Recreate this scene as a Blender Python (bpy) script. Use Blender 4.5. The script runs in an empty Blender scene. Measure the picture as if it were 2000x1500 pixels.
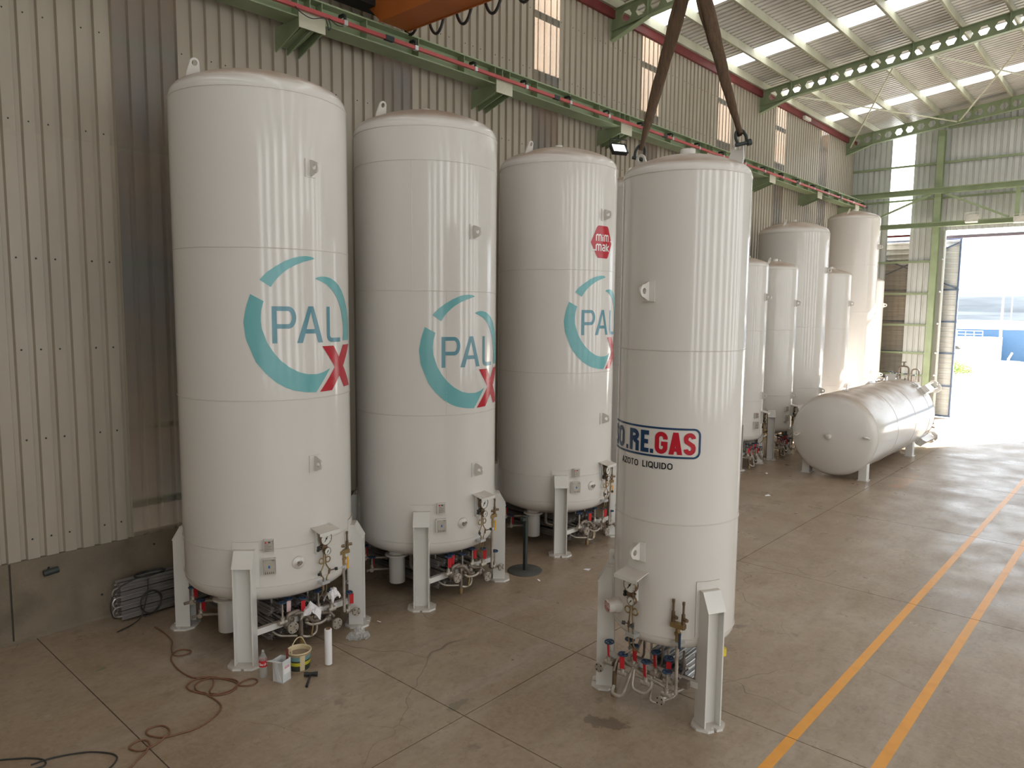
import bpy, bmesh, math, random
from mathutils import Matrix, Vector, Euler, noise
random.seed(7)
S = bpy.context.scene
COL = S.collection
PI = math.pi
R_ = math.radians

# ------------------------------------------------------------------ camera, world, sun, exposure
FPX, YAW, PIT, ROLL, CAMH = 1430.0, R_(41.9), R_(5.86), R_(0.56), 4.5
cam = bpy.data.cameras.new('camera')
cam.sensor_width = 36.0
cam.sensor_fit = 'HORIZONTAL'
cam.lens = 36.0 * FPX / 2000.0
cam.clip_start, cam.clip_end = 0.05, 2000
camo = bpy.data.objects.new('camera', cam)
COL.objects.link(camo)
fw = Vector((-math.sin(YAW) * math.cos(PIT), math.cos(YAW) * math.cos(PIT), -math.sin(PIT)))
rt = Vector((math.cos(YAW), math.sin(YAW), 0))
up = rt.cross(fw)
rr = rt * math.cos(ROLL) + up * math.sin(ROLL)
uu = up * math.cos(ROLL) - rt * math.sin(ROLL)
camo.matrix_world = Matrix(((rr.x, uu.x, -fw.x, 0), (rr.y, uu.y, -fw.y, 0), (rr.z, uu.z, -fw.z, CAMH), (0, 0, 0, 1)))
S.camera = camo

W = bpy.data.worlds.new('sky')
S.world = W
W.use_nodes = True
wn = W.node_tree.nodes
bg = wn['Background']
bg.inputs['Color'].default_value = (0.86, 0.93, 1.0, 1)
bg.inputs['Strength'].default_value = 3.0

sun = bpy.data.lights.new('sun', 'SUN')
sun.energy = 45.0
sun.angle = R_(1.0)
sun.color = (1.0, 0.98, 0.95)
suno = bpy.data.objects.new('sun', sun)
COL.objects.link(suno)
saz, sel = R_(30), R_(30)          # towards the sun: right of +Y
sd = Vector((math.sin(saz) * math.cos(sel), math.cos(saz) * math.cos(sel), math.sin(sel)))
suno.rotation_euler = sd.to_track_quat('Z', 'Y').to_euler()
suno.location = (20, 60, 40)

por = bpy.data.lights.new('door_portal', 'AREA')
por.shape = 'RECTANGLE'
por.size, por.size_y = 6.2, 7.8
por.cycles.is_portal = True
poro = bpy.data.objects.new('door_portal', por)
COL.objects.link(poro)
poro.location = (-4.0, 36.1, 3.95)
poro.rotation_euler = (R_(-90), 0, 0)

SKYLIGHT = 2.4       # daylight through roof strips
WALLSTRIP = 4.0      # daylight through translucent wall sheets
S.view_settings.view_transform = 'Standard'
S.view_settings.look = 'None'
S.view_settings.exposure = 0.0
S.view_settings.gamma = 1.0
S.view_settings.use_curve_mapping = False

# ------------------------------------------------------------------ materials
MATS = {}
def newmat(name):
    m = bpy.data.materials.new(name)
    m.use_nodes = True
    MATS[name] = m
    return m, m.node_tree.nodes, m.node_tree.links, m.node_tree.nodes['Principled BSDF']

def P(name, col, rough=.5, metal=0.0, var=.12, scale=6.0, bump=0.0, bscale=40.0, coat=0.0, stretch=None, dark=None, darkscale=2.0, darkamt=.5, coord='Object', alpha=None, trans=0.0, spec=None):
    m, n, l, b = newmat(name)
    tc = n.new('ShaderNodeTexCoord')
    mp = n.new('ShaderNodeMapping')
    l.new(tc.outputs[coord], mp.inputs[0])
    if stretch: mp.inputs['Scale'].default_value = stretch
    nz = n.new('ShaderNodeTexNoise')
    nz.inputs['Scale'].default_value = scale
    nz.inputs['Detail'].default_value = 6
    l.new(mp.outputs[0], nz.inputs['Vector'])
    cr = n.new('ShaderNodeValToRGB')
    cr.color_ramp.elements[0].position = .3
    cr.color_ramp.elements[1].position = .7
    cr.color_ramp.elements[0].color = tuple(max(0, c * (1 - var)) for c in col) + (1,)
    cr.color_ramp.elements[1].color = tuple(min(1, c * (1 + var)) for c in col) + (1,)
    l.new(nz.outputs['Fac'], cr.inputs[0])
    out = cr.outputs[0]
    if dark:
        n2 = n.new('ShaderNodeTexNoise')
        n2.inputs['Scale'].default_value = darkscale
        n2.inputs['Detail'].default_value = 8
        l.new(mp.outputs[0], n2.inputs['Vector'])
        c2 = n.new('ShaderNodeValToRGB')
        c2.color_ramp.elements[0].position = .5
        c2.color_ramp.elements[1].position = .72
        c2.color_ramp.elements[0].color = (0, 0, 0, 1)
        c2.color_ramp.elements[1].color = (darkamt, darkamt, darkamt, 1)
        l.new(n2.outputs['Fac'], c2.inputs[0])
        mx = n.new('ShaderNodeMixRGB')
        l.new(c2.outputs[0], mx.inputs[0])
        l.new(out, mx.inputs[1])
        mx.inputs[2].default_value = tuple(dark) + (1,)
        out = mx.outputs[0]
    l.new(out, b.inputs['Base Color'])
    b.inputs['Roughness'].default_value = rough
    b.inputs['Metallic'].default_value = metal
    b.inputs['Coat Weight'].default_value = coat
    b.inputs['Coat Roughness'].default_value = .06
    if spec is not None: b.inputs['Specular IOR Level'].default_value = spec
    if trans: b.inputs['Transmission Weight'].default_value = trans
    if alpha is not None: b.inputs['Alpha'].default_value = alpha
    if bump:
        n3 = n.new('ShaderNodeTexNoise')
        n3.inputs['Scale'].default_value = bscale
        n3.inputs['Detail'].default_value = 4
        l.new(mp.outputs[0], n3.inputs['Vector'])
        bp = n.new('ShaderNodeBump')
        bp.inputs['Strength'].default_value = bump
        bp.inputs['Distance'].default_value = .02
        l.new(n3.outputs['Fac'], bp.inputs['Height'])
        l.new(bp.outputs[0], b.inputs['Normal'])
    return m

def emis(name, col, strength):
    m, n, l, b = newmat(name)
    b.inputs['Base Color'].default_value = (.6, .6, .58, 1)
    b.inputs['Roughness'].default_value = .4
    tc = n.new('ShaderNodeTexCoord')
    nz = n.new('ShaderNodeTexNoise')
    nz.inputs['Scale'].default_value = 1.5
    l.new(tc.outputs['Object'], nz.inputs['Vector'])
    mr = n.new('ShaderNodeMapRange')
    mr.inputs['To Min'].default_value = strength * .9
    mr.inputs['To Max'].default_value = strength * 1.1
    l.new(nz.outputs['Fac'], mr.inputs['Value'])
    l.new(mr.outputs[0], b.inputs['Emission Strength'])
    b.inputs['Emission Color'].default_value = tuple(col) + (1,)
    return m

def tank_paint(name, col, dustamt=.8):
    m, n, l, b = newmat(name)
    geo = n.new('ShaderNodeNewGeometry')
    sx = n.new('ShaderNodeSeparateXYZ')
    l.new(geo.outputs['Normal'], sx.inputs[0])
    nz = n.new('ShaderNodeTexNoise')
    nz.inputs['Scale'].default_value = 2.2
    nz.inputs['Detail'].default_value = 8
    l.new(geo.outputs['Position'], nz.inputs['Vector'])
    mr = n.new('ShaderNodeMapRange')
    mr.interpolation_type = 'SMOOTHSTEP'
    mr.inputs['From Min'].default_value = .3
    mr.inputs['From Max'].default_value = .86
    mr.inputs['To Max'].default_value = dustamt
    l.new(sx.outputs['Z'], mr.inputs['Value'])
    mm = n.new('ShaderNodeMath')
    mm.operation = 'MULTIPLY'
    l.new(mr.outputs[0], mm.inputs[0])
    m2 = n.new('ShaderNodeMapRange')
    m2.inputs['From Min'].default_value = .25
    m2.inputs['From Max'].default_value = .65
    m2.inputs['To Min'].default_value = .55
    l.new(nz.outputs['Fac'], m2.inputs['Value'])
    l.new(m2.outputs[0], mm.inputs[1])
    mx = n.new('ShaderNodeMixRGB')
    mx.inputs[1].default_value = tuple(col) + (1,)
    mx.inputs[2].default_value = (.37, .265, .185, 1)
    l.new(mm.outputs[0], mx.inputs[0])
    l.new(mx.outputs[0], b.inputs['Base Color'])
    ro = n.new('ShaderNodeMath')
    ro.operation = 'MULTIPLY_ADD'
    l.new(mm.outputs[0], ro.inputs[0])
    ro.inputs[1].default_value = .35
    ro.inputs[2].default_value = .12
    l.new(ro.outputs[0], b.inputs['Roughness'])
    n3 = n.new('ShaderNodeTexNoise')
    n3.inputs['Scale'].default_value = 1.3
    l.new(geo.outputs['Position'], n3.inputs['Vector'])
    bp = n.new('ShaderNodeBump')
    bp.inputs['Strength'].default_value = .05
    bp.inputs['Distance'].default_value = .02
    l.new(n3.outputs['Fac'], bp.inputs['Height'])
    l.new(bp.outputs[0], b.inputs['Normal'])
    return m

def floor_mat():
    m, n, l, b = newmat('concrete_floor')
    geo = n.new('ShaderNodeNewGeometry')
    def nz(scale, detail=8, stretch=None, rough=.55):
        mp = n.new('ShaderNodeMapping')
        if stretch: mp.inputs['Scale'].default_value = stretch
        l.new(geo.outputs['Position'], mp.inputs[0])
        t = n.new('ShaderNodeTexNoise')
        t.inputs['Scale'].default_value = scale
        t.inputs['Detail'].default_value = detail
        t.inputs['Roughness'].default_value = rough
        l.new(mp.outputs[0], t.inputs['Vector'])
        return t.outputs['Fac']
    def ramp(f, a, bpos, ca, cb):
        c = n.new('ShaderNodeValToRGB')
        c.color_ramp.elements[0].position = a
        c.color_ramp.elements[1].position = bpos
        c.color_ramp.elements[0].color = ca + (1,)
        c.color_ramp.elements[1].color = cb + (1,)
        l.new(f, c.inputs[0])
        return c.outputs[0]
    def mix(f, a, c, mode='MIX'):
        x = n.new('ShaderNodeMixRGB')
        x.blend_type = mode
        if isinstance(f, float): x.inputs[0].default_value = f
        else: l.new(f, x.inputs[0])
        l.new(a, x.inputs[1])
        if isinstance(c, tuple): x.inputs[2].default_value = c + (1,)
        else: l.new(c, x.inputs[2])
        return x.outputs[0]
    base = ramp(nz(.35, 6), .35, .68, (.265, .182, .114), (.38, .295, .212))
    base = mix(ramp(nz(1.6, 9, None, .7), .45, .75, (0, 0, 0), (.55, .55, .55)), base, (.195, .128, .08))
    base = mix(ramp(nz(.9, 9, (1.3, .22, 1), .65), .5, .75, (0, 0, 0), (.5, .5, .5)), base, (.43, .38, .335))
    base = mix(ramp(nz(14, 8, None, .75), .42, .7, (0, 0, 0), (.5, .5, .5)), base, (.41, .33, .25))
    base = mix(ramp(nz(9, 8, (1, .6, 1), .8), .52, .66, (0, 0, 0), (.5, .5, .5)), base, (.17, .118, .08))
    base = mix(ramp(nz(3.1, 8, (1.2, .4, 1), .7), .5, .7, (0, 0, 0), (.45, .45, .45)), base, (.2, .138, .09))
    base = mix(ramp(nz(2.9, 4, (1, .7, 1)), .66, .72, (0, 0, 0), (.45, .45, .45)), base, (.095, .078, .062))
    base = mix(ramp(nz(.55, 3, (1, .5, 1)), .68, .8, (0, 0, 0), (.3, .3, .3)), base, (.30, .16, .075))
    # stains and one broad darker area, each with a set place
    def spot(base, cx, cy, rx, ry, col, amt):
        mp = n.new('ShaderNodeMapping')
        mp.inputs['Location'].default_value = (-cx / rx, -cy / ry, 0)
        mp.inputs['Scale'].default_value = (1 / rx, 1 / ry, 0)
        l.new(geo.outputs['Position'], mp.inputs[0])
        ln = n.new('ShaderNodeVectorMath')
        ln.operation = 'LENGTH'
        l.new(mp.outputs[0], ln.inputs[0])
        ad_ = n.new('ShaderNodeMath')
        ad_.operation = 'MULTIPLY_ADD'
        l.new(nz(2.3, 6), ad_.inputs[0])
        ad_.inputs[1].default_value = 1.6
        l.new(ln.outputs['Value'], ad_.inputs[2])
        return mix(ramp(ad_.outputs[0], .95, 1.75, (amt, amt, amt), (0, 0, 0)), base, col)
    base = spot(base, -9.55, 3.05, .16, .5, (.10, .15, .07), .6)
    base = spot(base, -5.75, 5.7, .35, .9, (.13, .12, .085), .6)
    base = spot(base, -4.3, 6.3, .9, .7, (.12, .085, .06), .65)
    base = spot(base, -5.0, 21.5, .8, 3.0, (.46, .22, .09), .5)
    base = spot(base, -9.2, 5.6, 1.6, 3.0, (.15, .105, .075), .55)  # broad darker brown area around the first two tanks, fading outwards
    base = spot(base, -6.6, 6.95, .07, .06, (.10, .10, .085), .9)
    base = spot(base, -6.0, 6.75, .09, .08, (.10, .11, .08), .9)
    # hairline cracks
    vo = n.new('ShaderNodeTexVoronoi')
    vo.feature = 'DISTANCE_TO_EDGE'
    vo.inputs['Scale'].default_value = .45
    mp = n.new('ShaderNodeMapping')
    ad = n.new('ShaderNodeVectorMath')
    ad.operation = 'MULTIPLY_ADD'
    nv = n.new('ShaderNodeTexNoise')
    nv.inputs['Scale'].default_value = 1.2
    l.new(geo.outputs['Position'], nv.inputs['Vector'])
    l.new(nv.outputs['Color'], ad.inputs[0])
    ad.inputs[1].default_value = (.9, .9, 0)
    l.new(geo.outputs['Position'], ad.inputs[2])
    l.new(ad.outputs[0], vo.inputs['Vector'])
    ck = ramp(vo.outputs['Distance'], 0, .0035, (.8, .8, .8), (0, 0, 0))
    ckm = mix(ramp(nz(.3, 2), .5, .56, (0, 0, 0), (1, 1, 1)), ramp(nz(.3, 2), 0, 1, (0, 0, 0), (0, 0, 0)), ck)
    base = mix(ckm, base, (.09, .07, .055))
    l.new(base, b.inputs['Base Color'])
    rg = ramp(nz(1.1, 6), .3, .7, (.23, .23, .23), (.48, .48, .48))
    l.new(rg, b.inputs['Roughness'])
    bp = n.new('ShaderNodeBump')
    bp.inputs['Strength'].default_value = .25
    bp.inputs['Distance'].default_value = .006
    l.new(nz(22, 6), bp.inputs['Height'])
    l.new(bp.outputs[0], b.inputs['Normal'])
    return m

def strip_mat(name='fibreglass_sheet', opac=.72):
    m, n, l, b = newmat(name)
    b.inputs['Roughness'].default_value = .16
    tc = n.new('ShaderNodeNewGeometry')
    nz = n.new('ShaderNodeTexNoise')
    nz.inputs['Scale'].default_value = .7
    mp = n.new('ShaderNodeMapping')
    mp.inputs['Scale'].default_value = (1, 1.5, 1)
    l.new(tc.outputs['Position'], mp.inputs[0])
    l.new(mp.outputs[0], nz.inputs['Vector'])
    cr = n.new('ShaderNodeValToRGB')
    cr.color_ramp.elements[0].position = .35
    cr.color_ramp.elements[1].position = .65
    cr.color_ramp.elements[0].color = (.27, .27, .265, 1)
    cr.color_ramp.elements[1].color = (.36, .29, .225, 1)
    l.new(nz.outputs['Fac'], cr.inputs[0])
    l.new(cr.outputs[0], b.inputs['Base Color'])
    n2 = n.new('ShaderNodeTexNoise')
    n2.inputs['Scale'].default_value = 30
    l.new(tc.outputs['Position'], n2.inputs['Vector'])
    bp = n.new('ShaderNodeBump')
    bp.inputs['Strength'].default_value = .5
    bp.inputs['Distance'].default_value = .012
    l.new(n2.outputs['Fac'], bp.inputs['Height'])
    l.new(bp.outputs[0], b.inputs['Normal'])
    tr = n.new('ShaderNodeBsdfTransparent')
    tr.inputs[0].default_value = (.8, .74, .66, 1)
    mx = n.new('ShaderNodeMixShader')
    mx.inputs[0].default_value = opac
    l.new(tr.outputs[0], mx.inputs[1])
    l.new(b.outputs[0], mx.inputs[2])
    l.new(mx.outputs[0], n['Material Output'].inputs['Surface'])
    return m

def plastic_clear(name, tint, fac):
    m, n, l, b = newmat(name)
    b.inputs['Base Color'].default_value = (.8, .8, .8, 1)
    b.inputs['Roughness'].default_value = .08
    tr = n.new('ShaderNodeBsdfTransparent')
    tr.inputs[0].default_value = tint + (1,)
    tc = n.new('ShaderNodeTexCoord')
    nz = n.new('ShaderNodeTexNoise')
    nz.inputs['Scale'].default_value = 9
    l.new(tc.outputs['Object'], nz.inputs['Vector'])
    mr = n.new('ShaderNodeMapRange')
    mr.inputs['To Min'].default_value = fac * .5
    mr.inputs['To Max'].default_value = min(1, fac * 1.5)
    l.new(nz.outputs['Fac'], mr.inputs['Value'])
    mx = n.new('ShaderNodeMixShader')
    l.new(mr.outputs[0], mx.inputs[0])
    l.new(tr.outputs[0], mx.inputs[1])
    l.new(b.outputs[0], mx.inputs[2])
    l.new(mx.outputs[0], n['Material Output'].inputs['Surface'])
    return m

tank_paint('tank_white', (.74, .71, .67), .95)
tank_paint('part_white', (.74, .725, .69), .6)
floor_mat()
strip_mat('fibreglass_sheet', .62)
strip_mat('clear_sheet', .38)
plastic_clear('clear_plastic', (.93, .95, .95), .22)
plastic_clear('plastic_film', (.92, .92, .9), .3)
P('wall_sheet', (.40, .35, .275), .42, 0, .10, 1.2, stretch=(1, 3, .35), dark=(.30, .26, .21), darkscale=1.1, darkamt=.4, coord='Object', spec=.5)
P('end_sheet', (.60, .62, .60), .45, 0, .08, 1.5, stretch=(3, 1, .3))
P('roof_sheet', (.62, .60, .57), .4, 0, .12, 1.4, stretch=(.25, 3, 1), dark=(.4, .36, .32), darkscale=.8, darkamt=.4)
P('concrete_wall', (.205, .165, .118), .85, 0, .18, 1.6, bump=.5, bscale=25, dark=(.115, .088, .062), darkscale=1.7, darkamt=.6)
P('joint_filler', (.07, .058, .048), .95, 0, .2)
P('green_steel', (.30, .37, .22), .45, 0, .12, 2.0, dark=(.20, .24, .12), darkscale=1.5, darkamt=.4)
P('green_light', (.60, .60, .46), .5, 0, .1, 1.5, dark=(.34, .30, .2), darkscale=1.0, darkamt=.4)
P('red_primer', (.18, .03, .03), .55, 0, .15, 3)
P('rail_red', (.46, .085, .085), .4, 0, .1, 3)
P('crane_orange', (.46, .125, .02), .45, 0, .12, .8, dark=(.28, .08, .018), darkscale=.7, darkamt=.5)
P('black_rubber', (.02, .02, .02), .5, 0, .2)
P('black_paint', (.018, .02, .02), .4, 0, .2)
P('dark_steel', (.035, .045, .042), .5, .2, .2)
P('plate_grey', (.10, .095, .085), .6, .3, .2, 4)
P('steel', (.50, .45, .39), .38, .45, .2, 9, dark=(.22, .16, .11), darkscale=6, darkamt=.5)
P('steel_dull', (.27, .225, .185), .45, .35, .25, 8, dark=(.12, .085, .06), darkscale=5, darkamt=.6)
P('brass', (.36, .26, .13), .38, .8, .2, 10)
P('bronze_case', (.20, .14, .085), .35, .6, .15, 8)
P('aluminium', (.70, .70, .71), .3, .9, .1, 5)
P('aluminium_old', (.33, .30, .28), .42, .4, .2, 3)
P('dial_white', (.80, .79, .74), .3, 0, .03)
P('wheel_blue', (.025, .055, .11), .4, 0, .2)
P('tag_red', (.60, .02, .03), .5, 0, .08)
P('tag_pink', (.78, .55, .55), .6, 0, .05)
P('handle_yellow', (.85, .42, .02), .4, 0, .05)
P('cap_yellow', (.78, .60, .03), .4, 0, .05)
P('label_plate', (.50, .46, .40), .35, .45, .08, 14)
P('print_blue', (.02, .16, .42), .4)
P('print_dark', (.06, .055, .05), .4)
P('logo_teal', (.17, .46, .48), .22, 0, .03)
P('logo_blue', (.13, .31, .38), .22, 0, .03)
P('logo_red', (.50, .012, .03), .22, 0, .03)
P('logo_navy', (.012, .05, .125), .25, 0, .03)
P('logo_black', (.012, .014, .02), .25, 0, .03)
P('logo_white', (.85, .84, .82), .25, 0, .02)
P('line_yellow', (.78, .33, .03), .38, 0, .10, 3, dark=(.45, .27, .1), darkscale=3.0, darkamt=.45, coord='Object')
P('hose_brown', (.19, .085, .045), .5, 0, .15)
P('cable_black', (.03, .03, .028), .5, 0, .2)
P('paper', (.86, .83, .84), .7, 0, .03)
P('carton_white', (.66, .67, .67), .45, 0, .08, 8)
P('bucket_cream', (.66, .54, .34), .4, 0, .06)
P('bucket_dark', (.035, .038, .03), .45, 0, .2)
P('bucket_yellow', (.52, .46, .03), .45, 0, .1)
P('bucket_teal', (.16, .30, .30), .45, 0, .1)
P('coke_red', (.62, .02, .025), .35, 0, .03)
P('liquid_dark', (.30, .22, .15), .4)
P('cardboard', (.25, .14, .08), .8, 0, .1)
P('sling_brown', (.115, .068, .036), .8, 0, .3, 14, bump=.6, bscale=60, stretch=(3, 3, .4))
P('lamp_body', (.10, .10, .095), .45)
P('lamp_cream', (.75, .72, .64), .4)
P('door_frame_blue', (.11, .16, .26), .5)
P('lintel_rail', (.26, .22, .27), .5)
P('outside_ground', (.62, .58, .52), .9, 0, .1, .3)
P('dirt_bank', (.58, .50, .42), .95, 0, .3, .5, dark=(.35, .28, .2), darkscale=.4, darkamt=.6)
P('blue_cladding', (.09, .195, .35), .5, 0, .04)
P('white_render', (.92, .92, .92), .7, 0, .02)
P('hill_haze', (.082, .093, .104), 1, 0, .2, .05, spec=0)
P('hill_near', (.084, .095, .106), 1, 0, .25, .08, spec=0)
P('asphalt_far', (.32, .37, .42), .9, 0, .05, .1, spec=0)
P('leaf_green', (.30, .40, .10), .7, 0, .35, 4)
P('trunk_grey', (.25, .2, .16), .8)
P('galvanised', (.62, .63, .65), .4, .6, .05)
P('neighbour_wall', (.30, .235, .18), .9, 0, .15, .8)
emis('skylight', (.97, .985, 1.0), SKYLIGHT)
emis('skylight_wall', (.95, .985, 1.0), WALLSTRIP)
emis('lamp_lit', (1, .99, .95), 6.0)
def M(x): return MATS[x]

# ------------------------------------------------------------------ mesh builder
class MB:
    def __init__(s):
        s.v, s.f, s.sm = [], [], []
    def add(s, vs, fs, smooth=False):
        o = len(s.v)
        s.v += [Vector(p) for p in vs]
        for f in fs:
            s.f.append([i + o for i in f])
            s.sm.append(smooth)
        return s
    def box(s, c, sz, mat=None):
        x, y, z = sz[0] / 2, sz[1] / 2, sz[2] / 2
        vs = [Vector((a * x, b * y, d * z)) for d in (-1, 1) for a, b in ((-1, -1), (1, -1), (1, 1), (-1, 1))]
        if mat: vs = [mat @ p for p in vs]
        vs = [p + Vector(c) for p in vs]
        return s.add(vs, [(3, 2, 1, 0), (4, 5, 6, 7), (0, 1, 5, 4), (1, 2, 6, 5), (2, 3, 7, 6), (3, 0, 4, 7)])
    def bx(s, x0, x1, y0, y1, z0, z1):
        return s.box(((x0 + x1) / 2, (y0 + y1) / 2, (z0 + z1) / 2), (abs(x1 - x0), abs(y1 - y0), abs(z1 - z0)))
    def bar(s, p, q, w, h, upv=(0, 0, 1)):
        p, q = Vector(p), Vector(q)
        d = (q - p)
        L = d.length
        d.normalize()
        u = Vector(upv)
        side = d.cross(u)
        if side.length < 1e-5: side = d.cross(Vector((1, 0, 0)))
        side.normalize()
        u = side.cross(d)
        m = Matrix((d, side, u)).transposed()
        return s.box((p + q) / 2, (L, w, h), m)
    def cyl(s, p, q, r, r2=None, n=12, caps=True, smooth=True):
        p, q = Vector(p), Vector(q)
        if r2 is None: r2 = r
        d = (q - p).normalized()
        a = d.cross(Vector((0, 0, 1)))
        if a.length < 1e-4: a = Vector((1, 0, 0))
        a.normalize()
        b = d.cross(a)
        vs = []
        for c, rad in ((p, r), (q, r2)):
            for i in range(n):
                t = 2 * PI * i / n
                vs.append(c + (a * math.cos(t) + b * math.sin(t)) * rad)
        s.add(vs, [(i, (i + 1) % n, n + (i + 1) % n, n + i) for i in range(n)], smooth)
        if caps:
            s.add(vs[:n], [tuple(range(n))[::-1]])
            s.add(vs[n:], [tuple(range(n))])
        return s
    def lathe(s, prof, n=32, smooth=True, a0=0, a1=2 * PI):
        full = abs(a1 - a0 - 2 * PI) < 1e-6
        k = n if full else n + 1
        vs = []
        for r, z in prof:
            for i in range(k):
                t = a0 + (a1 - a0) * i / n
                vs.append((r * math.cos(t), r * math.sin(t), z))
        fs = []
        for j in range(len(prof) - 1):
            for i in range(n):
                i2 = (i + 1) % k
                fs.append((j * k + i, j * k + i2, (j + 1) * k + i2, (j + 1) * k + i))
        return s.add(vs, fs, smooth)
    def tube(s, pts, r, n=8, closed=False, caps=True):
        pts = [Vector(p) for p in pts]
        N = len(pts)
        a = None
        vs = []
        for i in range(N):
            if closed: d = pts[(i + 1) % N] - pts[i - 1]
            else: d = pts[min(i + 1, N - 1)] - pts[max(i - 1, 0)]
            d.normalize()
            if a is None:
                a = d.cross(Vector((0, 0, 1)))
                if a.length < 1e-3: a = d.cross(Vector((1, 0, 0)))
            a = a - d * a.dot(d)
            if a.length < 1e-5: a = d.orthogonal()
            a.normalize()
            b = d.cross(a)
            for k in range(n):
                t = 2 * PI * k / n
                vs.append(pts[i] + (a * math.cos(t) + b * math.sin(t)) * r)
        fs = []
        for i in range(N if closed else N - 1):
            j = (i + 1) % N
            for k in range(n):
                k2 = (k + 1) % n
                fs.append((i * n + k, i * n + k2, j * n + k2, j * n + k))
        s.add(vs, fs, True)
        if caps and not closed:
            s.add(vs[:n], [tuple(range(n))[::-1]])
            s.add(vs[-n:], [tuple(range(n))])
        return s
    def torus(s, c, ax, R, r, n=32, m=8):
        ax = Vector(ax).normalized()
        a = ax.orthogonal().normalized()
        b = ax.cross(a)
        c = Vector(c)
        return s.tube([c + (a * math.cos(2 * PI * i / n) + b * math.sin(2 * PI * i / n)) * R for i in range(n)], r, m, closed=True)
    def prism(s, poly, d0, d1, mat=None):
        # poly in local XY, extruded along local Z
        n = len(poly)
        vs = [Vector((p[0], p[1], d0)) for p in poly] + [Vector((p[0], p[1], d1)) for p in poly]
        if mat: vs = [mat @ p for p in vs]
        fs = [tuple(range(n))[::-1], tuple(range(n, 2 * n))] + [(i, (i + 1) % n, n + (i + 1) % n, n + i) for i in range(n)]
        return s.add(vs, fs)
    def xf(s, m):
        s.v = [m @ p for p in s.v]
        return s
    def mesh(s, name, mat):
        me = bpy.data.meshes.new(name)
        me.from_pydata([tuple(p) for p in s.v], [], s.f)
        me.polygons.foreach_set('use_smooth', s.sm)
        me.materials.append(M(mat))
        me.update()
        return me
    def build(s, name, mat, parent=None, loc=None, rot=None):
        return inst(name, s.mesh(name, mat), parent, loc, rot)

def inst(name, me, parent=None, loc=None, rot=None, scale=None, mx=None):
    o = bpy.data.objects.new(name, me)
    COL.objects.link(o)
    if parent: o.parent = parent
    if mx is not None: o.matrix_local = mx
    else:
        if loc: o.location = loc
        if rot: o.rotation_euler = rot
        if scale: o.scale = scale
    return o

def tag(o, label=None, cat=None, group=None, kind=None):
    if label: o['label'] = label
    if cat: o['category'] = cat
    if group: o['group'] = group
    if kind: o['kind'] = kind
    return o

def thing(name, label, cat, loc=(0, 0, 0), rz=0, group=None):
    o = bpy.data.objects.new(name, None)
    COL.objects.link(o)
    o.empty_display_size = .1
    o.location = loc
    o.rotation_euler = (0, 0, rz)
    return tag(o, label, cat, group)

def struct(name, label=None, cat=None):
    o = bpy.data.objects.new(name, None)
    COL.objects.link(o)
    return tag(o, label, cat, kind='structure')

def catmull(pts, k=6, closed=False):
    pts = [Vector(p) for p in pts]
    out = []
    n = len(pts)
    for i in range(n if closed else n - 1):
        p0, p1, p2, p3 = (pts[(i - 1) % n], pts[i], pts[(i + 1) % n], pts[(i + 2) % n]) if closed else (pts[max(i - 1, 0)], pts[i], pts[i + 1], pts[min(i + 2, n - 1)])
        for j in range(k):
            t = j / k
            out.append(.5 * ((2 * p1) + (p2 - p0) * t + (2 * p0 - 5 * p1 + 4 * p2 - p3) * t * t + (3 * p1 - p0 - 3 * p2 + p3) * t ** 3))
    if not closed: out.append(pts[-1])
    return out

def bend(pts, r=.06, k=4):
    """polyline with rounded corners"""
    pts = [Vector(p) for p in pts]
    out = [pts[0]]
    for i in range(1, len(pts) - 1):
        a, b, c = pts[i - 1], pts[i], pts[i + 1]
        d1, d2 = (a - b), (c - b)
        rr_ = min(r, d1.length * .45, d2.length * .45)
        p, q = b + d1.normalized() * rr_, b + d2.normalized() * rr_
        for j in range(k + 1):
            t = j / k
            out.append(p * (1 - t) ** 2 + b * 2 * t * (1 - t) + q * t * t)
    out.append(pts[-1])
    return out

# ------------------------------------------------------------------ the hall
XW, XR, YE, YF = -11.2, 13.8, 35.4, -9.3
SLOPE, ZEAVE = .115, 12.32
XRIDGE = (XW + XR) / 2
SW = .9                      # sheet module
STR0 = 4.13                  # first translucent strip
def roofz(x):
    return ZEAVE + SLOPE * (x - XW if x < XRIDGE else XR - x)

# floor slabs with open joints
floor = struct('floor', 'brown-grey stained concrete hall floor in jointed slabs', 'floor')
MB().bx(XW - .3, XR + .3, YF - .3, YE + .5, -.3, -.02).build('floor_base', 'joint_filler', floor)
xs = [XW, -5.52, .2, 5.9, 11.6, XR]
ys = [YF, -7.0, -4.6, -2.2, .2, 2.8, 5.41, 7.47, 12.34, 17.0, 21.9, 26.8, 31.6, YE + .45]
g = .006
for i in range(len(xs) - 1):
    for j in range(len(ys) - 1):
        MB().bx(xs[i] + g, xs[i + 1] - g, ys[j] + g, ys[j + 1] - g, -.02, 0).build('floor_slab', 'concrete_floor', floor)
for xl in (-2.67, -1.84):
    w = .055
    for j in range(len(ys) - 1):
        if ys[j + 1] < 3: continue
        MB().bx(xl - w, xl + w, ys[j] + g, ys[j + 1] - g, 0, .0015).build('line_marking', 'line_yellow', floor)

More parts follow.
